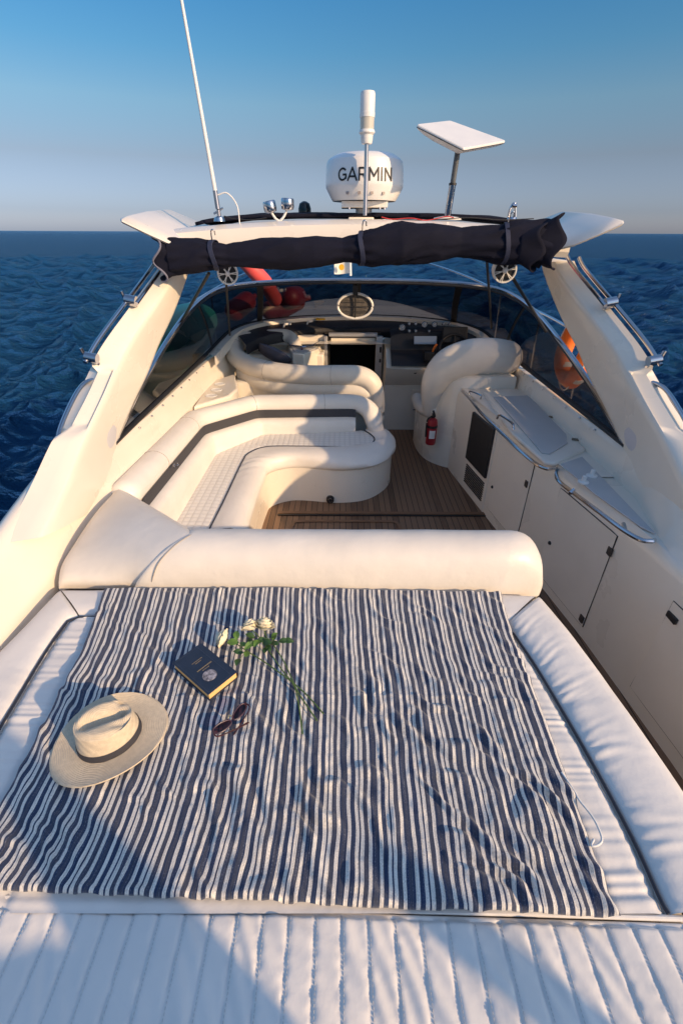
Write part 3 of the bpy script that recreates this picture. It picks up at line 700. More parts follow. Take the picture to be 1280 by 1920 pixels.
# stainless counter rails
def rail(pts, r, posts, name='hand_rail', parent=None, m_=chrome, n_=60):
    path = crv(pts, n_); mb = MB(); mb.tube(path, r, 10); o = finish(name, mb, m_, parent)
    for a, b in posts:
        q = MB(); q.tube([a, b], r * .85, 8); finish('stanchion', q, m_, o)
    return o
r1 = [PZ(x, y, .085) for x, y in ((866, 733), (880, 748), (905, 778), (940, 812), (975, 846), (1005, 870), (1025, 879), (1040, 877))]
rail(r1, .011, [(PZ(x, y, .085), PZ(x + 6, y + 3, .03)) for x, y in ((880, 748), (918, 790), (960, 832), (1040, 877))], parent=yacht)
r2 = [PZ(x, y, .085) for x, y in ((1044, 882), (1042, 890), (1050, 905), (1085, 932), (1125, 962), (1165, 992), (1200, 1012), (1222, 1015))]
rail(r2, .011, [(PZ(1075, 918, .095), PZ(1068, 925, .085)), (PZ(1168, 982, .055), PZ(1172, 997, .085)), (PZ(1222, 1015, .085), PZ(1226, 1012, .04))], parent=yacht)
# taps / small fittings on the counter
for px, py in ((1092, 905), (1108, 893)):
    p = PZ(px, py, .055); mb = MB(); mb.lathe([(.03, 0), (.03, .008), (.012, .012), (.012, .04), (.001, .045)], p, 20); tag(finish('cleat_fitting', mb, whitep), 'small white fitting on the galley counter, %s' % ('nearer the rail' if px < 1100 else 'nearer the window'), 'deck fitting')
# locker doors: thin lines on the wall plus hardware, following the wall
def wall_pt(y, z, off=.0): return V(CX + wr(y) - off, y, z)
def door_panel(y0, y1, z0, z1, parent=yacht, hinge_y=None, knob=None):
    ys = np.linspace(y0, y1, 12); zc = .05
    mb = MB(); rows = [[wall_pt(y, z, .006) for z in (z0, z1)] for y in ys]
    mb.grid(rows); mb.grid([[wall_pt(y, z1, .006), wall_pt(y, z1, -.004)] for y in ys]); mb.grid([[wall_pt(y, z0, .006), wall_pt(y, z0, -.004)] for y in ys])
    for y in (y0, y1): mb.grid([[wall_pt(y, z0, .006), wall_pt(y, z0, -.004)], [wall_pt(y, z1, .006), wall_pt(y, z1, -.004)]])
    d = finish('locker_door', mb, gel2, parent, sharp=30)
    path = [wall_pt(y, z0, .002) for y in ys] + [wall_pt(y, z1, .002) for y in reversed(ys)]
    g = MB(); g.tube(path, .0045, 6, closed=True); finish('door_gap', g, mat('groove_shadow', (.10, .08, .07), .9), d)
    return d
def Wl(px, py):   # point of the picture on the right wall
    d = ray(px, py); y = 2.5
    for _ in range(30):
        t = (CX + wr(y)) / d.x; y = t * d.y
    return CAM + d * t
d1a = Wl(985, 1000); 
def knob(px, py, parent):
    p = Wl(px, py); mb = MB(); mb.lathe([(.001, .010), (.008, .010), (.013, .004), (.013, -.01)], p + V(-.006, 0, 0), 16, rot_to((-1, -.1, 0))); finish('knob', mb, blackp, parent)
def hingeblk(px, py, parent):
    p = Wl(px, py); mb = MB(); mb.box(p + V(-.008, 0, 0), (.012, .035, .045)); finish('hinge', mb, mat('dark_hinge', (.05, .04, .035), .5), parent, bevel=.002)
yA = Wl(998, 890).y; yB = Wl(935, 850).y
dA = door_panel(yA, yB, -.66, -.03); knob(924, 913, dA); hingeblk(988, 907, dA)
yC = Wl(1158, 1004).y; yD = Wl(1045, 940).y
dB = door_panel(yC, yD, -.68, -.05); knob(1032, 1018, dB); hingeblk(1145, 1034, dB); hingeblk(1092, 1160, dB)
yE = Wl(1250, 1110).y
dC = door_panel(.30, yE - .05, -.66, -.10); 
p = Wl(1263, 1158); mb = MB(); mb.box(p + V(-.01, 0, 0), (.014, .06, .03)); finish('latch', mb, blackp, dC, bevel=.003)
# fridge
yF = Wl(930, 822).y; yG = Wl(900, 790).y
mb = MB(); zs = (-.42, -.03)
yf0, yf1 = yF + .02, yG + .12
mb.box((CX + wr((yf0 + yf1) / 2) - .012, (yf0 + yf1) / 2, -.235), (.03, yf1 - yf0, .42), Matrix.Rotation(math.atan(.154), 3, 'Z')); fr_ = finish('fridge_door', mb, blackp, yacht, bevel=.006)
mb = MB()
for k in range(9): mb.box((CX + wr((yf0 + yf1) / 2) - .008, (yf0 + yf1) / 2, -.50 - k * .02), (.014, (yf1 - yf0) * .92, .009), Matrix.Rotation(math.atan(.154), 3, 'Z'))
finish('fridge_vent', mb, blackp, fr_)
mb = MB(); mb.box((CX + wr((yf0 + yf1) / 2) - .002, (yf0 + yf1) / 2, -.36), (.01, (yf1 - yf0) * 1.12, .74), Matrix.Rotation(math.atan(.154), 3, 'Z')); finish('fridge_surround', mb, gel2, fr_, bevel=.003)

# ------------------------------------------------------------------ outside side-window details (right): guard rail
def s_rail(s):
    pts = [side(s, 1.78, 3.2, .12), side(s, 1.80, 3.6, .50), side(s, 1.80, 4.4, .56), side(s, 1.78, 5.5, .60), side(s, 1.6, 7.2, .72), side(s, 1.2, 8.9, .82), side(s, .5, 10.6, .88)]
    return rail(pts, .012, [(side(s, 1.80, y, .53), side(s, 1.82, y, -.03)) for y in (3.9, 4.9)] + [(side(s, 1.72, 6.0, .62), side(s, 1.74, 6.0, 0))], 'guard_rail', yacht)
s_rail(1); s_rail(-1)

# ------------------------------------------------------------------ tubing on arch
def leg_tube(s, off, r=.013):
    Cc = crv([side(s, *p) for p in ARC_C[:5]], 30)
    return [p + V(s * off[0], off[1], off[2]) for p in Cc]
for s in (-1, 1):
    fr = thing('bimini_frame', '', '', side(s, 1.4, 2.4, .6)); fr.parent = yacht; fr.location = wloc(fr) - wloc(yacht); del fr['label']; del fr['category']
    a = leg_tube(s, (.012, -.03, .02)); b2 = leg_tube(s, (-.07, -.02, .04))
    mb = MB(); mb.tube(a, .011, 10); finish('tube', mb, chrome, fr)
    mb = MB(); mb.tube(b2[:17] , .011, 10); finish('tube', mb, chrome, fr)
    for i, sz in ((14, .03), (28, .026)):
        mb = MB(); p = a[i]; mb.lathe([(.001, -.03), (sz, -.03), (sz, .03), (.001, .03)], p + V(-s * .02, 0, 0), 14, rot_to((s, 0, .2))); mb.tube([p + V(s * .01, 0, .0), p + V(s * .018, -.01, .05)], .008, 8); mb.tube([p + V(s * .012, .012, .0), p + V(s * .024, .012, .045)], .006, 8); mb.tube([p + V(-s * .02, 0, 0), p + V(-s * .03, .03, -.04)], .012, 8)
        finish('clamp', mb, chrome, fr)
    # hand rail over the recess
    hp = [side(s, 1.46, 2.46, .56), side(s, 1.49, 2.43, .575), side(s, 1.505, 2.34, .56), side(s, 1.51, 2.2, .50), side(s, 1.505, 2.06, .43), side(s, 1.49, 1.99, .375)]
    rail(hp, .011, [], 'hand_rail', yacht, n_=30)

# canvas roll below the beam
def roll():
    cpx = [(322, 482), (352, 483), (400, 479), (460, 478), (530, 475), (610, 472), (677, 466), (740, 459), (820, 455), (890, 456), (935, 458), (965, 456), (1000, 457), (1022, 460)]
    rad = [31, 30, 20, 26, 29, 28, 21, 32, 38, 34, 25, 31, 37, 40]
    P = [PY(x, y, 3.09) for x, y in cpx]; n_ = 240; path = crv(P, n_); rr = lerpl([r_ * .00293 for r_ in rad], n_)
    rings = []; K = 48
    for i, p in enumerate(path):
        t = (path[min(n_ - 1, i + 1)] - path[max(0, i - 1)]).normalized(); a = V(0, 0, 1); a = (a - t * a.dot(t)).normalized(); b = t.cross(a); ring = []
        u = i / n_
        for j in range(K):
            th = 2 * PI * j / K
            d = .05 * nz(u * 9 + .8 * math.sin(th), math.cos(th) * 1.0, math.sin(th) * 1.0) + .09 * (1 - 2 * abs(nz(u * 16 + th * 1.1, math.cos(th) * 1.6, 5 + math.sin(th) * 1.6))) - .06
            # gather folds near straps and ends
            g = 0
            for c_, wd in ((.115, .035), (.505, .04), (.865, .05), (.0, .04), (1.0, .05)):
                g += math.exp(-((u - c_) / wd) ** 2)
            d += .085 * g * math.sin(th * 9 + 4 * nz(u * 8, 0, 0)) + .05 * math.sin(th * 3 + u * 34 + 3 * nz(u * 7, 2, 2))
            q = rr[i] * (1 + d)
            ring.append(p + a * math.cos(th) * q + b * math.sin(th) * q * .9)
        rings.append(ring)
    mb = MB(); mb.loft(rings); return mb, path, rr
awning = thing('rolled_awning', 'dark navy canvas awning rolled up and strapped under the white radar arch', 'rolled awning', (CX, 3.09, 1.0))
mb, rpath, rrad = roll(); finish('canvas', mb, navyfab, awning, sharp=70)
for px in (403, 677, 942):
    i = min(range(len(rpath)), key=lambda k: abs(rpath[k].x - PY(px, 470, 3.09).x)); p = rpath[i]
    ring = [p + V(.01 * math.sin(a * 2), math.cos(a) * (rrad[i] * .93 + .004), math.sin(a) * (rrad[i] * 1.0 + .003)) for a in np.linspace(0, 2 * PI, 28, endpoint=False)]
    mb = MB(); mb.loft([[q + V(x, 0, 0) + (q - p).normalized() * o_ for q in ring] for x, o_ in ((-.014, 0), (-.012, .005), (.012, .005), (.014, 0))], caps=False); st = finish('strap', mb, navyfab2, awning)
    mb = MB(); mb.tube(crv([p + V(.0, -.02, rrad[i] * .9), p + V(.004, -.04, rrad[i] + .05), p + V(.02, -.04, rrad[i] + .055), p + V(.025, -.03, rrad[i] + .03)], 12), .004, 6); finish('hook', mb, chrome, st)
# frilled ends
def frill(c, s, R0, m_, k=1):
    mb = MB(); rings = []
    for i in range(7):
        t = i / 6; ring = []
        for j in range(64):
            th = 2 * PI * j / 64
            q = R0 * (.62 + .42 * t) * (1 + .10 * t * math.sin(th * 3 + k) + .03 * t * math.sin(th * 7 + 2 * k))
            ring.append(c + V(s * (-.06 + .12 * t + .03 * t * math.sin(th * 4 + k)), math.cos(th) * q * .8, math.sin(th) * q))
        rings.append(ring)
    mb.grid(rings, closed_v=True); return mb
c = PY(322, 485, 3.09); o = finish('end_frill', frill(c, -1, .105, navyfab), navyfab, awning, sharp=60); md = o.modifiers.new('s', 'SOLIDIFY'); md.thickness = .006
mb = MB(); th = np.linspace(0, 2 * PI, 64, endpoint=False); rg = [c + V(-.055 + -.03 * math.sin(a * 4 + 1), math.cos(a) * .088 * (1 + .15 * math.sin(a * 3 + 1)), math.sin(a) * .107 * (1 + .15 * math.sin(a * 3 + 1))) for a in th]; mb.tube(rg, .006, 6, closed=True); finish('grey_edge', mb, greytrim, awning)
c = PY(1018, 456, 3.07); o = finish('end_frill', frill(c, 1, .135, navyfab, 2.2), navyfab, awning, sharp=60); md = o.modifiers.new('s', 'SOLIDIFY'); md.thickness = .006
c = PY(985, 462, 3.05); o = finish('end_frill', frill(c, 1, .115, navyfab, .7), navyfab, awning, sharp=60); md = o.modifiers.new('s', 'SOLIDIFY'); md.thickness = .006

# speakers
for s, (px, py), sz, tl in ((-1, (427, 513), .064, 'left'), (1, (946, 507), .072, 'right')):
    c = PY(px, py, 3.30)
    sp = thing('speaker', 'white pod speaker with spoked grille hanging under the %s end of the navy canvas roll' % tl, 'speaker', c - V(0, 0, sz), 'pod speakers under the arch')
    R = rot_to((.15 if s < 0 else -.05, -1, -.05))
    mb = MB(); mb.lathe([(sz * .3, -.16), (sz * .8, -.12), (sz * 1.0, -.05), (sz * 1.04, 0), (sz, .012), (sz * .9, .012), (sz * .86, .0), (sz * .8, -.02), (.001, -.03)], c, 32, R); finish('pod', mb, whitep, sp)
    mb = MB(); mb.lathe([(.001, -.005), (sz * .85, .0), (sz * .85, -.02)], c, 32, R); finish('cone', mb, blackp, sp)
    mb = MB()
    for k in range(6):
        a = k * PI / 3 + .2
        for e in (-.10, .10): mb.tube([c + R @ V(sz * .2 * math.cos(a), sz * .2 * math.sin(a), .014), c + R @ V(sz * .92 * math.cos(a + e), sz * .92 * math.sin(a + e), .012)], .0028, 6)
    mb.lathe([(.001, .022), (sz * .18, .02), (sz * .25, .01), (sz * .25, .004)], c, 20, R); finish('grille', mb, whitep, sp)
    mb = MB(); mb.box(c + V(0, .08, sz + .03), (.04, .06, .08)); finish('mount', mb, whitep, sp, bevel=.004)
# thin posts between windscreen and arch
def post(a, b, r=.010, m_=blackm, parent=yacht, name='support_post'):
    mb = MB(); mb.tube([a, b], r, 8); return finish(name, mb, m_, parent)
post(PY(422, 500, 3.75), PY(431, 628, 4.75)); post(PY(912, 485, 3.75), PY(921, 615, 4.75))
post(PY(392, 512, 3.45), PY(335, 612, 3.9), .011); post(PY(961, 522, 3.5), PY(1023, 622, 3.7), .011)

# ------------------------------------------------------------------ radar
YR = 3.72
rc = PY(682, 378, YR)
radar = thing('radar_dome', 'white domed radar marked GARMIN on a pedestal above the arch', 'radar', rc - V(0, 0, .1))
R0 = .2525
mb = MB(); mb.lathe([(.001, .015), (R0 * .78, .015), (R0 * .83, .0), (R0 * .86, .01), (R0 * 1.0, .07), (R0 * 1.012, .085), (R0 * 1.012, .10), (R0 * 1.0, .145), (R0 * .985, .195), (R0 * .955, .215), (R0 * .90, .226), (R0 * .78, .243), (R0 * .7, .25), (R0 * .4, .257), (.001, .258)], rc, 72); finish('dome', mb, mat('radome', (.80, .79, .78), .3, coat=.3, var=.03), radar, sharp=25)
mb = MB(); mb.box(rc + V(0, 0, -.02), (.30, .26, .035)); finish('bracket', mb, whitep, radar, bevel=.004)
mb = MB(); mb.lathe([(.055, 0), (.055, .08), (.05, .08)], rc + V(0, .0, -.12), 24); finish('pedestal', mb, mat('steel_grey', (.45, .45, .45), .4, .6), radar)
mb = MB(); mb.box(rc + V(-.02, -.03, -.115), (.17, .16, .05)); mb.box(rc + V(-.01, 0, -.15), (.42, .3, .03)); finish('foot', mb, gel, radar, bevel=.008)
mb = MB()
for x in (-.1, .1, .13): mb.lathe([(.008, -.012), (.008, 0)], rc + V(x, -.12, -.036), 8)
finish('bolt', mb, chrome, radar)
mb = MB()
for a in np.linspace(-.5, .5, 4): mb.box(rc + V(math.sin(a) * R0 * .93, -math.cos(a) * R0 * .93, .035), (.018, .008, .014), Matrix.Rotation(a, 3, 'Z'))
finish('vent', mb, mat('vent_grey', (.35, .3, .28), .6), radar)
mb = MB()
def letter(ch):
    A = lambda c, r, a0, a1, k=14, sx=1: [(c[0] + r * sx * math.cos(math.radians(a0 + (a1 - a0) * i / k)), c[1] + r * math.sin(math.radians(a0 + (a1 - a0) * i / k))) for i in range(k + 1)]
    return {'G': (.92, [A((.48, .5), .45, 48, 318, 18, .98) + [(.86, .18), (.86, .47), (.55, .47)]]),
            'A': (.95, [[(.03, .0), (.47, .98), (.91, .0)], [(.18, .30), (.76, .30)]]),
            'R': (.85, [[(.09, 0), (.09, .95), (.5, .95)] + A((.5, .70), .25, 90, -90, 10, 1) + [(.09, .45)], [(.45, .45), (.78, 0)]]),
            'M': (1.05, [[(.09, 0), (.09, .97), (.52, .32), (.95, .97), (.95, 0)]]),
            'I': (.30, [[(.13, 0), (.13, 1.0)]]),
            'N': (.90, [[(.09, 0), (.09, .97), (.80, .03), (.80, 1.0)]])}[ch]
LH = .064; gx = 0; tot = sum(letter(c)[0] + .12 for c in 'GARMIN') * LH
def on_dome(x, y, off):
    a = x / R0; rad_ = R0 * float(np.interp(.098 + y, [.07, .085, .10, .145, .195, .215], [1, 1.012, 1.012, 1.0, .985, .955])) + off
    return rc + V(math.sin(a) * rad_, -math.cos(a) * rad_, .098 + y)
for ci, ch in enumerate('GARMIN'):
    wd, strokes = letter(ch)
    for si, st_ in enumerate(strokes):
        P2 = [Vector((p[0] * LH + gx - tot / 2, p[1] * LH)) for p in st_]
        for k in range(len(P2) - 1):
            a, b_ = P2[k], P2[k + 1]; d = (b_ - a); L_ = d.length; d.normalize(); nn_ = Vector((-d.y, d.x)) * .0050
            a = a - d * .0035; b_ = b_ + d * .0035; m_ = max(2, int(L_ / .006)); off = .0022 + .0003 * ((k + si) % 3)
            mb.grid([[on_dome(*(a.lerp(b_, q / m_) + nn_), off), on_dome(*(a.lerp(b_, q / m_) - nn_), off)] for q in range(m_ + 1)])
    gx += (wd + .12) * LH
finish('lettering', mb, mat('black_lettering', (.01, .01, .012), .5), radar)

# all-round light on a pole in front
lp = PY(687, 270, 3.42)
mast = thing('navigation_light', 'white cylindrical all round light on thin steel pole before the radar', 'navigation light', PY(684, 404, 3.42))
mb = MB(); mb.tube([PY(684, 404, 3.42), lp], .013, 12); finish('pole', mb, chrome, mast)
mb = MB(); mb.lathe([(.001, 0), (.03, 0), (.034, .016), (.036, .04), (.046, .05), (.046, .057), (.043, .064)], lp, 28); finish('base', mb, whitep, mast, sharp=25)
mb = MB(); mb.lathe([(.040, .064), (.041, .118), (.02, .12)], lp, 28); finish('lens', mb, lampglass, mast, sharp=25)
mb = MB(); mb.lathe([(.043, .118), (.0435, .140), (.042, .142), (.042, .222), (.038, .231), (.001, .233)], lp, 28); finish('cap', mb, whitep, mast, sharp=25)

# satellite dish panel
def starl():
    t = thing('satellite_panel', 'flat white tilted satellite internet panel on a grey pole', 'satellite antenna', PY(838, 408, 3.5))
    A = PY(781, 233, 3.40); B = PY(870, 278, 3.26); Cq = PY(948, 264, 3.62); 
    D = PY(843, 226, 3.76)
    nrm = (B - A).cross(D - A).normalized()
    if nrm.z < 0: nrm = -nrm
    quad = [A, B, Cq, D]; cen = sum(quad, Vector()) / 4
    def rr(k, off, n_=10):
        out = []
        for i in range(4):
            p = quad[i]; a = quad[i - 1]; b = quad[(i + 1) % 4]; c0 = cen
            p = c0 + (p - c0) * k
            for j in range(5):
                e = j / 4; d = .035 * k
                out.append(p.lerp(c0 + (a - c0) * k, d * (1 - e) ** 2).lerp(c0 + (b - c0) * k, d * e ** 2) + nrm * off)
        return out
    mb = MB(); mb.loft([rr(.985, .001), rr(1, -.004), rr(1, -.010)]); finish('face', mb, whitep, t, sharp=30)
    mb = MB(); mb.loft([rr(1.001, -.010), rr(1.001, -.014)]); finish('edge_seam', mb, blackp, t)
    mb = MB(); mb.loft([rr(.998, -.013), rr(.96, -.022), rr(.8, -.040), rr(.55, -.06), rr(.25, -.074), rr(.1, -.078)]); finish('back_shell', mb, whitep, t, sharp=40)
    p1 = PY(859, 278, 3.47); p0 = PY(838, 408, 3.5); pm = p0.lerp(p1, .5)
    mb = MB(); mb.tube([pm, p1 + V(0, 0, .03)], .0165, 14); finish('upper_pole', mb, mat('grey_pole', (.10, .11, .12), .35), t)
    mb = MB(); mb.tube([p0, pm], .021, 14); finish('lower_pole', mb, chrome, t)
    mb = MB(); mb.tube([pm - V(0, 0, .006), pm + V(0, 0, .006)], .0235, 14); finish('collar', mb, blackp, t)
    mb = MB(); mb.lathe([(.09, 0), (.085, .012), (.03, .02), (.001, .02)], p0 - V(0, 0, .012), 24); finish('foot', mb, gel, t)
starl()

# whip antenna
a0 = PY(411, 408, 3.35); a1 = PY(404, 362, 3.35); at = PY(339, -8, 3.30)
ant = thing('whip_antenna', 'long thin white whip antenna leaning left on a steel swivel base', 'antenna', a0)
mb = MB(); mb.tube([a1, at], [.0125, .0125, .008, .008], 12); finish('whip', mb, whitep, ant)
mb = MB(); mb.tube([a0.lerp(a1, .35), a1 + (at - a1) * .015], .0145, 12); finish('ferrule', mb, chrome, ant)
mb = MB(); mb.lathe([(.035, -.02), (.03, 0), (.012, .008), (.012, .04), (.001, .045)], a0, 20); mb.tube([a0 + V(-.03, 0, .02), a0 + V(.03, 0, .05)], .006, 6); finish('swivel', mb, chrome, ant)
mb = MB(); mb.tube(crv([a1 + V(.01, 0, -.01), a1 + V(.07, 0, .0), a1 + V(.12, .01, -.06), a1 + V(.125, .02, -.16)], 24), .004, 6); finish('cable', mb, whitep, ant)
# twin horn
for k, (px, py) in enumerate(((507, 392), (539, 387))):
    p = PY(px, py, 3.42); h = thing('horn', 'small chrome %s of the pair beside the antenna cable' % ('cup horn, left one' if k == 0 else 'cup horn, right one'), 'horn', p - V(0, 0, .08), 'chrome horns on the arch')
    mb = MB(); mb.lathe([(.001, 0), (.02, -.02), (.036, -.015), (.04, 0), (.04, .035), (.036, .042), (.001, .042)], p, 24, Matrix.Rotation(-.2 + .25 * k, 3, 'Y')); finish('cup', mb, chrome, h)
    q = PY(524, 415, 3.42); mb = MB(); mb.tube(crv([p + V(0, 0, -.01), p.lerp(q, .5) + V(0, 0, -.015), q], 10), .007, 8); finish('bracket', mb, whitep, h)
p = PY(571, 391, 3.9); mb = MB(); mb.lathe([(.045, -.03), (.045, .0), (.035, .03), (.015, .042), (.001, .044)], p, 24); tag(finish('gps_puck', mb, glass_mat('smoke_dome', (.08, .1, .12)), sharp=30), 'small dark glassy dome on the arch left of the radar', 'antenna dome')
# cleat at right with loops, cables
p = PY(960, 404, 3.40); mb = MB(); mb.tube(crv([p + V(-.025, 0, -.01), p + V(-.02, 0, .04), p + V(0, 0, .065), p + V(.012, 0, .03), p + V(.02, 0, -.01)], 20), .006, 8); mb.lathe([(.03, -.02), (.025, -.008), (.001, -.006)], p, 16); mb.tube([p + V(-.01, 0, .05), p + V(.015, 0, .05)], .014, 8)
tag(finish('deck_shackle', mb, chrome), 'small steel shackle fitting on the arch right of the satellite pole', 'shackle')
redw = mat('red_wire', (.5, .03, .03), .5)
zc = 1.325
for k, (pts, m_, lb) in enumerate((([(715, 407), (735, 411), (770, 409), (800, 413), (835, 406), (850, 408)], redw, 'thin red cable lying along the arch top right of the radar'),
                      ([(735, 412), (760, 413), (815, 412), (880, 408), (940, 412), (1000, 410)], blackp, 'thin black cable lying along the arch top at right'),
                      ([(420, 405), (440, 410), (470, 412), (500, 408)], blackp, 'thin black cable lying on the arch by the antenna'))):
    P = [PY(x, y, 3.36 + .01 * k) for x, y in pts]; mb = MB(); mb.tube(crv(P, 50), .0028, 6); tag(finish('cable', mb, m_), lb, 'cable')

# ------------------------------------------------------------------ red fenders, pennant, paddle board, life ring
F1 = 6.3
fs = [((505, 582), (556, 566), .135, 'long red fender lying flat behind the left windscreen post', fendm), ((440, 582), (462, 566), .13, 'small red fender behind the far left quarter pane', fendm), ((545, 558), (556, 556), .13, 'round red fender standing tallest behind the windscreen', fendm)]
for k, (pa, pb, r_, lb, m_) in enumerate(fs):
    a = PY(*pa, F1 - .15); b_ = PY(*pb, F1 + .05)
    f_ = thing('fender', lb, 'fender', a - V(0, 0, r_)); mb = MB(); mb.sausage(crv([a, b_], 10), [r_ * .8, r_, r_ * .8][0:3] if (b_ - a).length > .3 else r_ * .95, 28); finish('body', mb, m_, f_)
    mb = MB(); dr_ = (b_ - a).normalized(); mb.tube([b_ + dr_ * r_ * .7, b_ + dr_ * (r_ + .06)], .03, 10); finish('eye', mb, m_, f_)
a = PY(466, 500, 5.6); b_ = PY(502, 545, 5.8)
mb = MB(); mb.sausage(crv([PY(462, 492, 5.55), PY(480, 512, 5.6), PY(498, 532, 5.7), PY(515, 560, 5.9)], 20), .085, 20); tag(finish('foam_tube', mb, pinkm, sharp=60), 'coral red inflatable tube rising above the windscreen at left', 'inflatable tube')
p = PY(657, 517, 8.6); t = thing('bow_pennant', 'small white pennant with yellow patch on a short bow staff', 'pennant', p)
mb = MB(); mb.tube([p, PY(656, 470, 8.6)], .02, 8); finish('staff', mb, whitep, t)
mb = MB(); q = PY(655, 489, 8.6); mb.grid([[q + V(-x, .05 * math.sin(x * 14), -z - .02 * math.sin(x * 9)) for z in (0, .09, .18)] for x in np.linspace(0, .25, 8)]); o = finish('flag', mb, mat('white_cloth', (.7, .68, .62), .8), t)
mb = MB(); mb.lathe([(.001, .0), (.045, .0), (.045, .004)], q + V(-.13, -.07, -.09), 20, rot_to((0, -1, 0))); finish('emblem', mb, yellow, o)
# teal board on the left side deck
mb = MB(); rings = []
for i in range(30):
    t = i / 29; y = 2.9 + 3.0 * t; wd = .33 * math.sin(PI * (.04 + .92 * t)) ** .5; c = side(-1, 1.72, y, .30 + .05 * t)
    rings.append([c + V(.06 * math.cos(a), 0, wd * math.sin(a)) for a in np.linspace(0, 2 * PI, 20, endpoint=False)])
mb.loft(rings); tag(finish('paddle_board', mb, teal, sharp=60), 'teal paddle board lashed on edge along the left side deck', 'paddle board')
# life ring on right guard rail
lc = side(1, 1.76, 3.92, .43)
ringt = thing('life_ring', 'orange life ring with white cord hung on the right guard rail', 'life ring', lc - V(0, 0, .35))
mb = MB(); mb.tube([lc + V(.015 * math.sin(a * 3), .19 * math.cos(a), .25 * math.sin(a)) for a in np.linspace(0, 2 * PI, 60, endpoint=False)], .065, 18, closed=True, squash=(1, 1), up=V(1, 0, 0)); rb = finish('float', mb, orange, ringt, sharp=60)
mb = MB(); mb.tube([lc + V(-.03, (.245 + .02 * math.cos(a * 4)) * math.cos(a), (.305 + .025 * math.cos(a * 4)) * math.sin(a)) for a in np.linspace(0, 2 * PI, 90, endpoint=False)], .006, 6, closed=True); finish('cord', mb, whitep, ringt)
for a in (.8, 2.36, 3.93, 5.5):
    p = lc + V(0, .19 * math.cos(a), .25 * math.sin(a)); d = V(0, -math.sin(a) * .19, math.cos(a) * .25).normalized(); mb = MB(); mb.tube([p - d * .022, p + d * .022], .069, 18, squash=(1, 1), up=V(1, 0, 0)); finish('reflective_band', mb, whitep, ringt)

# ------------------------------------------------------------------ seating: aft bolster
bol = thing('backrest_bolster', 'wide cream vinyl bolster between sunpad and cockpit lounge', 'bolster', (-.15, 1.5, -.05))
def bolster_mesh():
    x0, x1 = -1.20, .835; n_ = 110; rows = []
    for i in range(n_):
        t = i / (n_ - 1); x = x0 + (x1 - x0) * t
        dr_ = max(0, (x - (x1 - .22)) / .22); k = math.sqrt(max(0, 1 - dr_ ** 2.6))
        dl = max(0, (x0 + .06 - x) / .06); k *= math.sqrt(max(0.0, 1 - dl ** 2 * .6))
        H = .195 * (.28 + .72 * k) ; D = .27
        yb_ = 1.435 + .02 * dr_
        prof = []
        for j in range(25):
            a = PI * j / 24
            cx_ = -math.cos(a); sx_ = math.sin(a) ** .55
            y = yb_ + D / 2 + cx_ * D / 2 * (.85 + .15 * k) - .02 * sx_; z = -.06 + (H + .06) * sx_
            z += .003 * nz(x * 5, y * 5) ; y += .004 * nz(x * 3, z * 6, 4)
            # vertical seam
            xs_ = -.86 + .20 * min(1, j / 12); xx = xs_ + (x - x0) / (x1 - x0) * (x1 - xs_)
            prof.append(V(xx, y, z))
        rows.append(prof)
    mb = MB(); mb.grid(rows); o = len(mb.v)
    e = n_ * 25 - 25; mb.f.append(tuple(e + j for j in range(25))); mb.f.append(tuple(reversed(range(25))))
    return mb
finish('cushion', bolster_mesh(), vinyl2, bol, sharp=60)
mb = MB(); mb.tube(crv([PZ(283, 1104, -.01), PZ(286, 1085, .062), PZ(298, 1055, .132), PZ(325, 1025, .177), PZ(352, 1006, .194), PZ(366, 1001, .187)], 40), .0022, 6); finish('seam', mb, mat('seam_shadow', (.34, .31, .28), .9), bol)
# left wedge: flat top piece sloping up to coaming
mb = MB(); n1 = 40
L = crv([PZ(110, 1104, -.03), PZ(106, 1085, .03), PZ(112, 1050, .06), PZ(135, 1012, .075), PZ(175, 955, .08), PZ(208, 918, .07), PZ(214, 908, .02)], n1)
Rr = crv([PZ(283, 1104, -.03), PZ(286, 1085, .06), PZ(298, 1055, .13), PZ(325, 1025, .175), PZ(352, 1006, .193), PZ(366, 1001, .185), PZ(372, 1002, .12)], n1)
rows = []
for i in range(n1):
    r = []
    for j in range(24):
        t = j / 23; p = L[i].lerp(Rr[i], t); k = math.sin(PI * i / (n1 - 1))
        r.append(p + V(0, 0, .030 * math.sin(PI * t) * k - .03 * max(0, 1 - t * 9) ** 2 - .004 * math.exp(-((1 - t) / .03) ** 2)))
    rows.append(r)
mb.grid(rows)
mb.grid([[p, p + V(0, .02, -.05), p + V(0, .0, -.4)] for p in rows[-1]]); mb.grid([[r[0], r[0] + V(-.004, 0, -.04), r[0] + V(0, 0, -.3)] for r in rows])
finish('corner_cushion', mb, vinyl2, bol, sharp=50)

# ------------------------------------------------------------------ dinette lounge (left)
sofa = thing('cockpit_sofa', 'L shaped white vinyl cockpit sofa with quilted seat and dark stripe', 'sofa', (-.5, 3.0, -.75))
ZS = -.33
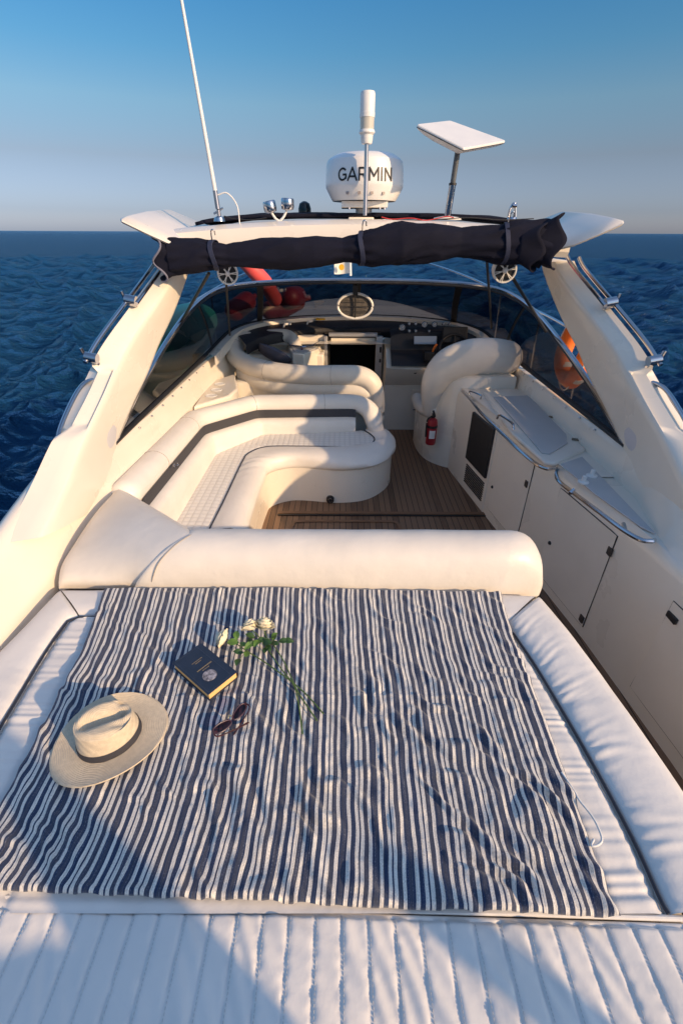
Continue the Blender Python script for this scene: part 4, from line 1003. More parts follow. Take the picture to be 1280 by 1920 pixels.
# outer back line (top bolster)
tb = [PZ(238, 925, .0), PZ(364, 788, -.05), PZ(475, 757, -.085), PZ(672, 755, -.10), PZ(695, 768, -.15), PZ(702, 788, -.23), PZ(703, 806, -.33)]
mb = MB(); tbp = lin(tb, 90)
for _ in range(5): tbp = [tbp[0]] + [(tbp[i - 1] + tbp[i] * 2 + tbp[i + 1]) / 4 for i in range(1, 89)] + [tbp[-1]]
mb.sausage([p + V(0, 0, -.0) for p in tbp], .088, 24, squash=(.88, 1)); finish('top_bolster', mb, vinyl, sofa, sharp=60)
back_top = [p for p in tbp[:80]]
def seam_ring(path, i, r, parent, name='seam', sq=(1, 1)):
    p = path[i]; t = (path[i + 1] - path[i - 1]).normalized(); a = V(0, 0, 1) - t * t.z; a.normalize(); b = t.cross(a); m_ = MB()
    m_.tube([p + a * math.cos(q) * r * sq[0] + b * math.sin(q) * r * sq[1] for q in np.linspace(0, 2 * PI, 40, endpoint=False)], .0016, 5, closed=True)
    return finish(name, m_, mat('seam_shadow', (.34, .31, .28), .9), parent)
for i in (12, 31, 53, 71): seam_ring(tbp, i, .0885, sofa, sq=(.88, 1))
def inward(path, d):
    out = []
    for i, p in enumerate(path):
        t = (path[min(len(path) - 1, i + 1)] - path[max(0, i - 1)]); nrm = V(t.y, -t.x, 0).normalized(); out.append(p + nrm * d)
    return out
in1 = inward(back_top, .065); in2 = inward(back_top, .13)
mb = MB(); mb.grid([[p + V(0, 0, -.03), p + V(0, 0, -.145)] for p in inward(back_top, .084)]); finish('dark_stripe', mb, darkband, sofa)
mb = MB(); rows = []
for i, p in enumerate(back_top):
    a = inward(back_top, .07)[i] if i == 0 else None
A7 = inward(back_top, .08); A8 = inward(back_top, .12); A9 = inward(back_top, .15)
for i in range(len(back_top)):
    z0 = back_top[i].z
    r = [V(A7[i].x, A7[i].y, z0 - .105), V(A8[i].x, A8[i].y, z0 - .11), V(A9[i].x, A9[i].y, z0 - .14), V(A9[i].x, A9[i].y, (z0 - .14 + ZS) / 2), V(A9[i].x, A9[i].y, ZS - .03)]
    rows.append(r)
mb.grid(rows); finish('back_cushion', mb, vinyl, sofa, sharp=60)
mb = MB(); mb.grid([[p + V(0, 0, -.06), p + V(0, 0, -.75)] for p in inward(tbp, -.07)]); finish('back_shell', mb, gel2, sofa)
# seat surface: between back line and piping line
backline = [V(p.x, p.y, ZS + .004) for p in A9]
pip = [PZ(390, 1000, ZS), PZ(420, 940, ZS), PZ(455, 866, ZS), PZ(468, 850, ZS), PZ(500, 839, ZS), PZ(560, 838, ZS), PZ(640, 839, ZS), PZ(680, 838, ZS), PZ(697, 832, ZS), PZ(702, 824, ZS), PZ(695, 816, ZS), PZ(684, 809, ZS)]
NS = 80
pl = crv(pip, NS); bl = crv([backline[0] + V(0, -.2, 0)] + backline[::6] + [backline[-1]], NS)
def seatz(p, e): return .012 * math.sin(PI * min(1, max(0, e))) ** .5
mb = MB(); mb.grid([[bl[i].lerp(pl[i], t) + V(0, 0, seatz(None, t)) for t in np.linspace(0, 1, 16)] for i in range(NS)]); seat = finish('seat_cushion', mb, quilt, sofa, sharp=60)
mb = MB(); mb.tube([p + V(0, 0, .008) for p in pl], .005, 6); finish('piping', mb, piping, seat)
# front roll
fr_out = [PZ(462, 1003, ZS - .05), PZ(476, 950, ZS - .05), PZ(498, 890, ZS - .05), PZ(512, 874, ZS - .05), PZ(560, 866, ZS - .05), PZ(640, 873, ZS - .05), PZ(700, 868, ZS - .05), PZ(733, 850, ZS - .05), PZ(742, 830, ZS - .05), PZ(730, 812, ZS - .05), PZ(700, 803, ZS - .05)]
fo = crv(fr_out, NS)
mb = MB(); rows = []
for i in range(NS):
    a = pl[i]; b_ = fo[i]; o_ = (b_ - a); o_.z = 0; 
    wr_ = .006 * math.sin(i * 1.9) * math.exp(-((i - 28) / 7) ** 2)
    rows.append([a + V(0, 0, -.02), a + V(0, 0, .006), a + o_ * .3 + V(0, 0, .022 + wr_), a + o_ * .6 + V(0, 0, .018 + wr_), a + o_ * .85 + V(0, 0, -.005), a + o_ * .98 + V(0, 0, -.04), a + o_ * 1.0 + V(0, 0, -.075), a + o_ * .92 + V(0, 0, -.105), a + o_ * .7 + V(0, 0, -.12)])
mb.grid(rows); finish('seat_roll', mb, vinyl, sofa, sharp=60)
mb = MB(); rows = []
for i in range(NS):
    a = pl[i]; b_ = fo[i]; o_ = (b_ - a); o_.z = 0; q = a + o_ * .88
    rows.append([V(q.x, q.y, ZS - .10), V(q.x, q.y, -.5), V(q.x, q.y, -.755)])
mb.grid(rows); sb = finish('seat_base', mb, gel, sofa, sharp=60)
p = PY(619, 937, 3.40); 
k_ = min(fo, key=lambda q: abs(q.x - p.x) + (10 if q.y > 3.6 else 0))
mb = MB(); p = PY(619, 937, k_.y + .0); mb.lathe([(.001, .006), (.018, .006), (.02, .012), (.032, .010), (.034, -.02)], p, 24, rot_to((0, -1, 0))); finish('speaker_vent', mb, blackp, sofa)
mb = MB(); mb.tube([p + V(.018 * math.cos(a), -.011, .018 * math.sin(a)) for a in np.linspace(0, 2 * PI, 20, endpoint=False)], .003, 6, closed=True); finish('vent_ring', mb, chrome, sofa)
# latch on the dark stripe
p = PZ(330, 872, -.03); mb = MB(); mb.tube([p + V(.012 * math.cos(a), .028 * math.sin(a), 0) for a in np.linspace(0, 2 * PI, 20, endpoint=False)], .004, 6, closed=True); finish('latch_ring', mb, chrome, sofa)

# cupholder shelf left + inner wall
mb = MB(); mb.prism([PZ(362, 762, .02), PZ(395, 715, .02), PZ(440, 700, .02), PZ(446, 728, .02), PZ(430, 742, .02)], (0, 0, -.35)); shelf = finish('side_shelf', mb, gel, yacht, bevel=.02)
for px, py in ((396, 742), (406, 731), (412, 720)):
    p = PZ(px, py, .022); mb = MB(); mb.lathe([(.052, .0), (.047, .004), (.040, .002), (.038, -.0), (.036, -.001), (.001, -.001)], p, 28); finish('cup_holder', mb, whitep, shelf)

# ------------------------------------------------------------------ forward lounge (curved)
lounge = thing('forward_lounge', 'curved cream lounge seat with fat bolster in front of the cabin doorway', 'lounge seat', (-.3, 4.7, -.75))
fl = [PY(474, 634, 5.22), PY(456, 630, 5.22), PY(441, 640, 5.12), PY(442, 660, 4.95), PY(470, 678, 4.78), PY(520, 690, 4.62), PY(580, 695, 4.52), PY(640, 695, 4.46), PY(676, 697, 4.44), PY(697, 712, 4.44), PY(703, 742, 4.46), PY(703, 775, 4.47)]
flp = [p - V(0, 0, .045) for p in crv(fl, 90)]
mb = MB(); mb.sausage(flp, .095, 24); finish('top_bolster', mb, vinyl2, lounge, sharp=60)
for i in (10, 34, 60): seam_ring(flp, i, .0955, lounge)
mb = MB(); rows = []
for p in flp:
    rows.append([p + V(0, -.03, -.05)] + [p + V(0, dy_, dz_) for dy_, dz_ in ((-.055, -.075), (-.072, -.10), (-.078, -.14), (-.075, -.175), (-.060, -.20), (-.052, -.21), (-.05, -.30), (-.05, -.42))] + [V(p.x, p.y - .05, -.75)])
mb.grid(rows[16:76]); finish('curved_shell', mb, vinyl2, lounge, sharp=60)
mb = MB(); mb.sausage([p + V(0, 0, -.01) for p in crv([PY(482, 632, 5.3), PY(520, 627, 5.38), PY(545, 632, 5.36), PY(556, 655, 5.2), PY(556, 690, 5.1)], 30)], .07, 20); finish('inner_bolster', mb, vinyl2, lounge, sharp=60)
mb = MB(); mb.box((-.75, 5.0, -.22), (.75, .55, .3)); finish('seat_cushion', mb, vinyl2, lounge, bevel=.04)
p = PY(515, 665, 5.05); mb = MB(); Rp = Matrix.Rotation(.45, 3, 'Y') @ Matrix.Rotation(-.5, 3, 'X'); rows = []
for i in range(12):
    for sgn in (1,): rows.append([p + Rp @ V((u_ - .5) * .36, (i / 11 - .5) * .3, .06 * (math.sin(PI * u_) * math.sin(PI * i / 11)) ** .5) for u_ in np.linspace(0, 1, 12)])
mb.grid(rows); rows = [[p + Rp @ V((u_ - .5) * .36, (i / 11 - .5) * .3, -.06 * (math.sin(PI * u_) * math.sin(PI * i / 11)) ** .5 - .001) for u_ in np.linspace(0, 1, 12)] for i in range(12)]; mb.grid(rows)
tag(finish('throw_pillow', mb, pillowm, sharp=60), 'grey scatter pillow lying on the curved forward lounge', 'pillow')
mb = MB(); mb.box((-.72, 5.26, .05), (1.04, .30, .14)); finish('side_ledge', mb, gel2, yacht, bevel=.02)
# cabinet with rail left of the door
cb = thing('side_cabinet', '', '', (-.4, 5.2, -.75)); cb.parent = yacht; cb.location = wloc(cb) - wloc(yacht); del cb['label']; del cb['category']
pts = [PZ(540, 650, .17), PZ(543, 632, .17), PZ(600, 620, .17), PZ(607, 640, .17), PZ(596, 655, .17), PZ(570, 664, .17), PZ(548, 662, .17)]
mb = MB(); mb.prism(pts, (0, 0, -.9)); finish('cabinet_body', mb, gel, cb, bevel=.012)
mb = MB(); mb.prism([p + V(0, 0, .002) for p in inset(pts, .05)], (0, 0, .004)); finish('grey_top', mb, nonskid, cb)
rail([PZ(x, y, .20) for x, y in ((539, 634), (541, 645), (552, 649), (575, 650), (592, 645), (602, 632), (605, 614))], .012, [(PZ(566, 650, .2), PZ(566, 660, .16)), (PZ(540, 640, .2), PZ(541, 650, .16))], parent=cb)

# ------------------------------------------------------------------ helm seat
helm = thing('helm_seat', 'cream helm seat with fat wraparound bolster back, seen from behind', 'helm seat', (1.15, 4.4, -.75))
hp = [PY(809, 768, 4.38), PY(811, 738, 4.34), PY(821, 708, 4.30), PY(843, 685, 4.28), PY(880, 672, 4.27), PY(918, 669, 4.27), PY(946, 671, 4.28)]
mb = MB(); mb.sausage(crv(hp, 50), [.09, .11, .14, .16, .165, .162, .152], 28, squash=(1.0, 1.0)); finish('bolster_back', mb, vinyl2, helm, sharp=60)
mb = MB(); rows = []
pl2 = [(.80, 4.85), (.80, 4.62), (.83, 4.42), (.88, 4.30), (.96, 4.20), (1.06, 4.13), (1.2, 4.10), (1.40, 4.10), (1.55, 4.10)]
pc = crv([V(x, y, 0) for x, y in pl2], 40)
def ztop(x): return float(np.interp(x, [.80, .88, .92, 1.0, 1.1, 1.55], [-.35, -.22, -.02, .11, .155, .165]))
for p in pc:
    z = ztop(p.x); c_ = V(1.25, 4.75, 0)
    rows.append([V(p.x, p.y, -.76), V(p.x, p.y, z - .02), V(p.x, p.y, z - .006).lerp(V(c_.x, c_.y, z - .006), .015), V(p.x, p.y, z).lerp(V(c_.x, c_.y, z), .08), V(p.x, p.y, z + .0).lerp(V(c_.x, c_.y, z), .8)])
mb.grid(rows); finish('moulded_base', mb, gel, helm, sharp=50)
mb = MB(); mb.sausage(crv([V(.80, 4.8, -.26), V(.80, 4.6, -.27), V(.84, 4.42, -.26), V(.90, 4.32, -.22)], 20), .06, 20); finish('side_bolster', mb, vinyl2, helm, sharp=60)
# extinguisher
e0 = PY(806, 832, 4.17); ext = thing('fire_extinguisher', 'red fire extinguisher strapped to the side of the helm seat base', 'fire extinguisher', e0)
mb = MB(); mb.lathe([(.001, 0), (.042, .0), (.048, .012), (.048, .21), (.042, .245), (.022, .262), (.015, .265)], e0, 28); cyl = finish('cylinder', mb, redm, ext, sharp=30)
mb = MB(); mb.lathe([(.016, .262), (.016, .285), (.001, .29)], e0, 12); mb.box(e0 + V(.0, -.02, .295), (.022, .08, .012)); mb.box(e0 + V(.0, -.02, .315), (.018, .09, .008), Matrix.Rotation(.2, 3, 'X')); finish('valve', mb, blackp, ext)
mb = MB(); mb.tube(crv([e0 + V(-.01, -.0, .28), e0 + V(-.055, -.02, .25), e0 + V(-.058, -.02, .15), e0 + V(-.055, -.02, .08)], 16), .008, 8); finish('hose', mb, blackp, ext)
mb = MB(); mb.lathe([(.0495, 0), (.0500, .005), (.0500, .02), (.0495, .025)], e0 + V(0, 0, .17), 28); finish('strap', mb, blackp, ext)
mb = MB(); mb.grid([[e0 + V(.0492 * math.sin(a), -.0492 * math.cos(a), z) for z in (.07, .15)] for a in np.linspace(-.6, .6, 8)]); finish('printed_label', mb, whitep, ext)
mb = MB(); mb.lathe([(.07, 0), (.07, .02), (.03, .05), (.001, .055)], PY(783, 866, 4.42) , 20); tag(finish('foot_switch', mb, blackp), 'black rubber foot fitting on the teak beside the helm seat', 'floor fitting')

# ------------------------------------------------------------------ sunpad cushions
pad = thing('sunpad', 'large white quilted vinyl sunpad with navy piping', 'sunpad', (-.15, .8, -.07))
Lout = [U(112, 1106), U(80, 1140), U(0, 1222), U(-120, 1335), U(-260, 1470), U(-420, 1620), U(-540, 1728)]
Lin = [U(150, 1160), U(128, 1168), U(88, 1225), U(0, 1372), U(-70, 1490), U(-140, 1610), U(-200, 1716)]
def strip(A, B, n_, m_, hf, drop=.06, sideA=True, sideB=True):
    a = crv(A, n_); b = crv(B, n_); rows = []
    for i in range(n_):
        r = []
        if sideA: r += [a[i] + V(0, 0, -drop)]
        for j in range(m_):
            t = j / (m_ - 1); p = a[i].lerp(b[i], t); r.append(p + V(0, 0, hf(p, i / (n_ - 1), t)))
        if sideB: r += [b[i] + V(0, 0, -drop)]
        rows.append(r)
    mb = MB(); mb.grid(rows); return mb
def puck(u, t, x, y, seed, k=26, edge=0.0):
    """puckers that start at the seam t=edge and die out across the cushion"""
    g = math.exp(-abs(t - edge) * 2.6)
    ph = u * k * 2 * PI + 7 * nz(u * 9, seed, t * 1.2) + t * 3.5
    return g * (math.sin(ph) * .45 + .4 * math.sin(ph * .53 + 1) + .5 * nz(u * 60, t * 2, seed)) * (.55 + 1.1 * nz(u * 9, seed, 2))
def hside(seed, k, amp=.0055, top=.024):
    def f(p, u, t):
        e = (1 - abs(2 * t - 1) ** 3.2)
        e *= min(1, (u + .0) * 40 + .25) ** .5
        return -.012 + (top + .012) * max(0, e) ** .5 + amp * puck(u, t, p.x, p.y, seed, k, 1.0) * max(0, e) ** .3 + .003 * nz(p.x * 7, p.y * 7, seed)
    return f
finish('right_border', strip(Rout, Rin, 420, 26, hside(3, 24)), vinyl, pad, sharp=70)
finish('left_border', strip(Lout, Lin, 260, 24, hside(9, 20, .003)), vinyl, pad, sharp=70)
# top border
tl = U(112, 1106); trr = U(1012, 1118)
mbt = strip([U(112, 1104), U(300, 1102), U(700, 1105), U(1010, 1114)], [U(152, 1158), U(300, 1158), U(700, 1164), U(948, 1172)], 120, 16, lambda p, u, t: -.03 + (.048) * max(0, 1 - abs(2 * t - 1) ** 3.2) ** .5 + .002 * nz(p.x * 8, p.y * 8)); finish('top_border', mbt, vinyl, pad, sharp=70)
# centre cushion with longitudinal seams near the edges
def hcent(p, u, t):
    e = min(t, 1 - t) * 2.0; ed = min(1, e / .035) ** .5
    h = -.008 + .018 * ed
    for tc_ in (.07, .14, .86, .93): h -= .007 * math.exp(-((t - tc_) / .005) ** 2)
    wv = puck(u, t, p.x, p.y, 5, 30, .93 if t > .5 else .07)
    h += .004 * wv
    return h + .002 * nz(p.x * 6, p.y * 6, 8)
mbc = strip(Lin[0:1] + Lin[1:], [Rin[0]] + Rin[1:], 260, 160, hcent); finish('centre_cushion', mbc, vinyl, pad, sharp=70)
path = crv([V(p.x, p.y, .008) for p in reversed(Lin[1:])], 60) + crv([V(U(150, 1160).x, U(150, 1160).y, .008), V(U(300, 1160).x, U(300, 1160).y, .008), V(U(930, 1166).x, U(930, 1166).y, .008)], 20) + crv([V(p.x, p.y, .008) for p in Rin[1:]], 80)
mb = MB(); mb.tube(path, .0045, 8); finish('piping', mb, piping, pad)

# aft ribbed cushion
aft = thing('aft_cushion', 'pale ribbed vinyl cushion aft of the striped blanket', 'cushion', (-.15, -.2, -.07))
A0 = PZ(-200, 1684, 0); B0 = PZ(1282, 1724, 0)
RIBW = .0555
def aft_top(x): return float(np.interp(x, [A0.x, PZ(640, 1712, 0).x, B0.x], [A0.y, PZ(640, 1704, 0).y, B0.y]))
def aft_h(x, y):
    ph = (x - .004) / RIBW; fr = ph - math.floor(ph); k = math.floor(ph); d = abs(2 * fr - 1); rib = 1 - d ** 5
    fade = math.exp(-((x - .1) / .6) ** 2) * .75 + .25
    hr = .0040 * max(0, rib) ** .8 + .0020 * (1 - fr) * rib
    pk = math.sin((y + .035 * (fr - .5) * (2 + math.sin(k))) * 75 + k * 2.1 + 5 * nz(k * 3.3, y * 5, 0) + x * 14)
    hr += .0042 * fade * pk * rib * max(0, .45 + 1.1 * nz(k * 1.7, y * 7, 4))
    hr += .0035 * fade * d ** 3 * (1 - d ** 8) * math.sin(y * 210 + k * 1.3 + 4 * nz(k, y * 9, 2)) * (.5 + nz(k * 2, y * 6, 3))
    hr += .007 * nz(x * 4, y * 4, 2)
    hr += .0070 * fade * math.sin((x * .85 + y * 1.2) * 24 + 5 * nz(x * 3, y * 3, 7)) * (.55 + .9 * nz(x * 4, y * 3, 12))
    return hr
def aft_mesh():
    xs = np.arange(-1.17, .795, RIBW / 14); mb = MB(); rows = []
    for x in xs:
        r = []; yt = aft_top(x)
        for j in range(210):
            t = j / 209; y = yt - t * .80
            e = min(1, t / .012) ** .5
            z = -.035 + .035 * e + (aft_h(x, y) if t > .018 else 0) - .006 * math.exp(-((t - .018) / .004) ** 2)
            r.append(V(x, y, z + .004))
        rows.append([V(r[0].x, r[0].y, -.07)] + r)
    mb.grid(rows); return mb
finish('ribbed_top', aft_mesh(), vinyl, aft, sharp=75)
mb = MB(); mb.tube(crv([PZ(-260, 1678, 0), PZ(100, 1684, 0), PZ(640, 1703, 0), PZ(1000, 1713, 0), PZ(1280, 1722, 0)], 80), .006, 10); finish('welt', mb, vinyl, aft)
# stitched seams
mb = MB(); 
for k in range(-21, 15):
    x = k * RIBW + .004 + .0045
    if x < -1.15 or x > .78: continue
    yt = aft_top(x) - .02
    for j in range(95):
        y = yt - j * .0075
        mb.tube([V(x, y, aft_h(x, y) + .0046), V(x, y - .0045, aft_h(x, y - .0045) + .0046)], .0006, 4, caps=False)
finish('stitching', mb, mat('thread', (.55, .53, .51), .8), aft)

# ------------------------------------------------------------------ blanket
def blanket():
    ZB = .022; nu, nv = 460, 380
    Lp = crv([PZ(x, y, ZB) for x, y in ((197, 1104), (180, 1150), (150, 1225), (88, 1345), (0, 1508), (-60, 1600), (-108, 1664))], nv)
    Rp = crv([PZ(x, y, ZB) for x, y in ((938, 1111), (948, 1150), (966, 1203), (1000, 1290), (1060, 1450), (1115, 1605), (1160, 1721))], nv)
    Tp = crv([PZ(x, y, ZB) for x, y in ((197, 1104), (400, 1104), (640, 1105), (800, 1109), (938, 1111))], nu)
    Bp = crv([PZ(x, y, ZB) for x, y in ((-108, 1664), (100, 1674), (300, 1683), (520, 1693), (760, 1704), (1000, 1714), (1160, 1721))], nu)
    mb = MB(); rows = []; uvs = []
    for i in range(nu):
        u = i / (nu - 1); r = []
        for j in range(nv):
            v = j / (nv - 1)
            p = Lp[j].lerp(Rp[j], u) + Tp[i].lerp(Bp[i], v) - (Lp[0].lerp(Rp[0], u).lerp(Lp[-1].lerp(Rp[-1], u), v))
            x, y = p.x, p.y
            amp = .35 + .65 * min(1, v * 1.6) * (.45 + .55 * min(1, max(0, (u - .05) / .35)))
            # ripples across the sun, long meandering folds
            q = x * .55 - y * .83
            h = .0120 * amp * math.sin((x * .75 + y * .66) * 95 + 5.5 * nz(x * 6, y * 6, 1) + 3 * nz(x * 15, y * 15, 3)) * (.5 + nz(x * 9, y * 9, 5))
            h += .0080 * amp * nz(x * 11 + y * 4, y * 9, 11) + .0045 * amp * nz(x * 30 + y * 14, y * 24 - x * 8, 17) + .002 * amp * nz(x * 70, y * 60, 19)
            h += .010 * nz(x * 3.2, y * 3.2, 21) * (.4 + .6 * v)
            # fold crease from folding
            cr_ = math.exp(-((v - .50 - .01 * math.sin(u * 6)) / .006) ** 2); h += .003 * cr_
            # thickness at rim
            e = min(min(u, 1 - u) * 120, min(v, 1 - v) * 90, 1)
            z = ZB + max(-.004, h) - .012 * (1 - e) ** 2 + .012
            if v < .03: z += .0
            # wavering side-to-side of the stripes
            wv = .006 * nz(x * 3, y * 5, 31) * amp + .003 * nz(x * 8, y * 14, 33) * amp
            wv *= min(1, min(u, 1 - u) * 12)
            uu = u + wv * .35 + .0018 * nz(u * 14, v * 8, 41) + .0012 * nz(u * 40, v * 18, 44)
            r.append(V(x, y, z)); uvs.append((uu, v))
        rows.append(r)
    mb.grid(rows); mb.uv = uvs; mb.keep = True; return mb
bk = finish('striped_blanket', blanket(), blanketm, sharp=180)
md = bk.modifiers.new('solid', 'SOLIDIFY'); md.thickness = .007; md.offset = -1
tag(bk, 'navy and white striped woven cotton blanket spread over the sunpad', 'blanket')

ZT = .040
# ------------------------------------------------------------------ hat
def hat():
    c = PZ(207, 1381, .05); t = thing('straw_hat', 'cream straw fedora with dark ribbon lying on the striped blanket', 'hat', V(c.x, c.y, .035))
    ang = math.radians(33)      # long axis of the crown in plan
    ex = V(math.cos(ang), math.sin(ang), 0); ey = V(-math.sin(ang), math.cos(ang), 0)
    a_, b_ = .152, .130
    base = V(c.x, c.y, .046)
    def P(r, th, z): return base + ex * (a_ * r * math.cos(th)) + ey * (b_ * r * math.sin(th)) + V(0, 0, z)
    K = 96
    mb = MB(); rings = []
    def rimz(th, r): return (.020 * abs(math.sin(th)) ** 2 * r * r * (1 if math.sin(th) > 0 else .55) - .008 * math.cos(th) ** 2 * r * r)
    for q in np.linspace(.50, 1.0, 14): rings.append([P(q, 2 * PI * j / K, .002 + rimz(2 * PI * j / K, (q - .5) * 2)) for j in range(K)])
    rings.append([P(1.006, 2 * PI * j / K, -.001 + rimz(2 * PI * j / K, 1)) for j in range(K)])
    for q in np.linspace(1.0, .50, 8): rings.append([P(q, 2 * PI * j / K, -.003 + rimz(2 * PI * j / K, (q - .5) * 2)) for j in range(K)])
    mb.grid(rings, closed_v=True); br = finish('brim', mb, hatm, t, sharp=80, origin=base)
    # crown: height field over the ellipse with teardrop pinch
    rings = []
    H = .088
    for s_ in np.linspace(0, 1, 16):     # wall
        k = .54 - .075 * s_ ** 1.2; rings.append([P(k, 2 * PI * j / K, .002 + (H - .012) * s_ + (-.008 * math.cos(2 * PI * j / K)) * s_) for j in range(K)])
    for q in np.linspace(.0, 1, 26)[1:]:
        k = .465 * (1 - q)
        ring = []
        for j in range(K):
            th = 2 * PI * j / K; X_ = k * math.cos(th) * a_; Y_ = k * math.sin(th) * b_
            dome = H - .012 + .012 * (1 - (1 - min(1, q * 4)) ** 2)
            # centre crease along x, deeper to the back; side dents at front
            crease = .034 * math.exp(-((Y_ - .006) / .017) ** 2) * min(1, max(0, (X_ + .085) / .04)) * min(1, q * 3.2) * (1 + X_ * 3)
            dent = .014 * (math.exp(-(((X_ - .040) / .024) ** 2 + ((abs(Y_) - .034) / .014) ** 2)))
            ring.append(P(k, th, dome - crease - dent + .008 * (X_ / .08) * -1))
        rings.append(ring)
    mb = MB(); mb.grid(rings, closed_v=True); mb.f.append(tuple(len(mb.v) - K + j for j in range(K))); finish('crown', mb, hatm, t, sharp=80, origin=base)
    mb = MB(); mb.grid([[P(.54 - .075 * s_ ** 1.2 + .007 + (.004 if .01 < s_ < .30 else 0), 2 * PI * j / K, .003 + (H - .012) * s_) for j in range(K)] for s_ in (.0, .03, .15, .27, .30)], closed_v=True); finish('ribbon', mb, ribbon, t, sharp=50)
hat()

# ------------------------------------------------------------------ book
def book():
    z0 = .040; th = .030; zt = z0 + th
    A = PZ(322, 1243, zt); B = PZ(378, 1205, zt); Cc = PZ(446, 1262, zt); D = PZ(389, 1300, zt)
    c = (A + B + Cc + D) / 4; ex = ((D - A) + (Cc - B)).normalized(); ex.z = 0; ex.normalize(); L_ = ((D - A).length + (Cc - B).length) / 2
    ey = V(-ex.y, ex.x, 0); W_ = ((B - A).length + (Cc - D).length) / 2
    R = Matrix((ex, ey, V(0, 0, 1))).transposed()
    t = thing('book', 'dark blue hardback book with round picture lying closed on the blanket', 'book', V(c.x, c.y, z0))
    o = V(c.x, c.y, 0)
    def bx(x0, x1, y0, y1, za, zb): m_ = MB(); m_.box(o + R @ V((x0 + x1) / 2, (y0 + y1) / 2, (za + zb) / 2), (x1 - x0, y1 - y0, zb - za), R); return m_
    hl, hw = L_ / 2, W_ / 2
    m_ = bx(-hl, hl, -hw, hw, zt - .003, zt); cv = finish('front_cover', m_, bookm, t, bevel=.001)
    finish('back_cover', bx(-hl, hl, -hw, hw, z0, z0 + .003), bookm, t, bevel=.001)
    # spine on the far side (+ey side)
    m_ = MB(); rings = []
    for x in np.linspace(-hl, hl, 6): rings.append([o + R @ V(x, hw - .004 + .006 * math.sin(a), (z0 + zt) / 2 - math.cos(a) * th / 2) for a in np.linspace(0, PI, 9)])
    m_.grid(rings); sp_ = finish('spine', m_, mat('spine_dark', (.02, .014, .018), .5), t); md = sp_.modifiers.new('s', 'SOLIDIFY'); md.thickness = .002
    finish('pages', bx(-hl + .004, hl - .004, -hw + .004, hw - .002, z0 + .003, zt - .003), pages, t)
    pc_ = PZ(393, 1265.5, zt + .0012)
    m_ = MB(); m_.lathe([(.001, .0002), (.0215, .0002), (.022, -.001)], pc_, 40); pm = mat('cover_picture', (.35, .33, .36), .6, var=.9, vscale=90); finish('cover_picture', m_, pm, cv)
    # lettering as stamped bars
    m_ = MB(); rl = random.Random(4)
    for yy, x0, x1, hh in ((hw * .55, -.02, .02, .002), (hw * .42, -.012, .014, .002), (-hw * .02, -.028, .032, .0042), (-.014, -.02, .012, .002)):
        pass
    lx = [(-hl * .42, -.018, .018, .0022), (-hl * .34, -.010, .012, .0022), (-hl * .02, -.024, .028, .0042), (hl * .08, -.012, .014, .0022)]
    for xx, y0, y1, hh in lx:
        y = y0
        while y < y1:
            wl = rl.uniform(.0012, .0028); m_.box(o + R @ V(xx, y, zt + .0006), (hh, wl * .7, .0006), R); y += wl + .0006
    finish('title_stamping', m_, gold, cv)
    m_ = MB(); k = .006
    for x0, x1, y0, y1 in ((-hl + k, hl - k, -hw + k, -hw + k + .0008), (-hl + k, hl - k, hw - .020, hw - .0192), (-hl + k, -hl + k + .0008, -hw + k, hw - .02), (hl - k, hl - k + .0008, -hw + k, hw - .02)):
        m_.box(o + R @ V((x0 + x1) / 2, (y0 + y1) / 2, zt + .0005), (x1 - x0, y1 - y0, .0005), R)
    finish('border_line', m_, mat('border_blue', (.05, .07, .11), .5), cv)
book()

# ------------------------------------------------------------------ sunglasses
def glasses():
    a = PZ(403, 1378, .055); b = PZ(463, 1325, .055); mid = (a + b) / 2; ex = (b - a).normalized(); L_ = (b - a).length
    up = V(0, 0, 1); ey = ex.cross(up) ; ey = -ey if ey.x > 0 else ey       # towards upper-left
    t = thing('sunglasses', 'brown tortoiseshell sunglasses with purple lenses resting on the blanket', 'sunglasses', V(mid.x, mid.y, .04))
    nrm = (up * .9 - ey * .42).normalized()           # lens plane normal, lenses lean back
    vy = ex.cross(nrm).normalized()
    if vy.z < 0: vy = -vy
    o = V(mid.x, mid.y, .062)
    hw = L_ * .245; hh = .0115
    for s in (-1, 1):
        c = o + ex * (s * L_ * .262)
        ring = []
        for q in np.linspace(0, 2 * PI, 36, endpoint=False):
            x = hw * math.cos(q) * .92; y = hh * (abs(math.sin(q)) ** .8) * (1 if math.sin(q) > 0 else -1) * (1 + .12 * s * math.cos(q))
            ring.append(c + ex * x + vy * (y + .004 * s * math.cos(q)) - nrm * (.10 * (x + s * .02) ** 2 / .05 * .3))
        mb = MB(); mb.tube(ring, .0026, 8, closed=True, up=nrm); finish('rim', mb, tortoise, t)
        mb = MB(); k = len(ring); cc = sum(ring, Vector()) / k + nrm * .002; mb.grid([[cc.lerp(p, q) for p in ring] for q in (.05, .5, .98)], closed_v=True); mb.f.append(tuple(range(k))); finish('lens', mb, lensm, t)
        h = o + ex * (s * L_ * .5) + vy * .008; g = h - V(0, 0, 0) + (V(0, 0, -.012)) 
        tip = o - ex * (s * L_ * .28) - ey * .0 + V(.0, .0, -.020) + (V(ex.y, -ex.x, 0) * .035)
        mb = MB(); mb.tube(crv([h, h + V(ex.y, -ex.x, 0) * .02 + V(0, 0, -.004), (h + tip) / 2 + V(ex.y, -ex.x, 0) * .012 + V(0, 0, -.004), tip], 20), [.0026, .002, .002, .0032], 8); finish('temple', mb, tortoise, t)
    mb = MB(); mb.tube(crv([o - ex * L_ * .045 + vy * .006, o + vy * .011 + nrm * .002, o + ex * L_ * .045 + vy * .006], 10), .0024, 8); finish('bridge', mb, mat('gold_metal', (.6, .45, .25), .25, 1.0), t)
glasses()

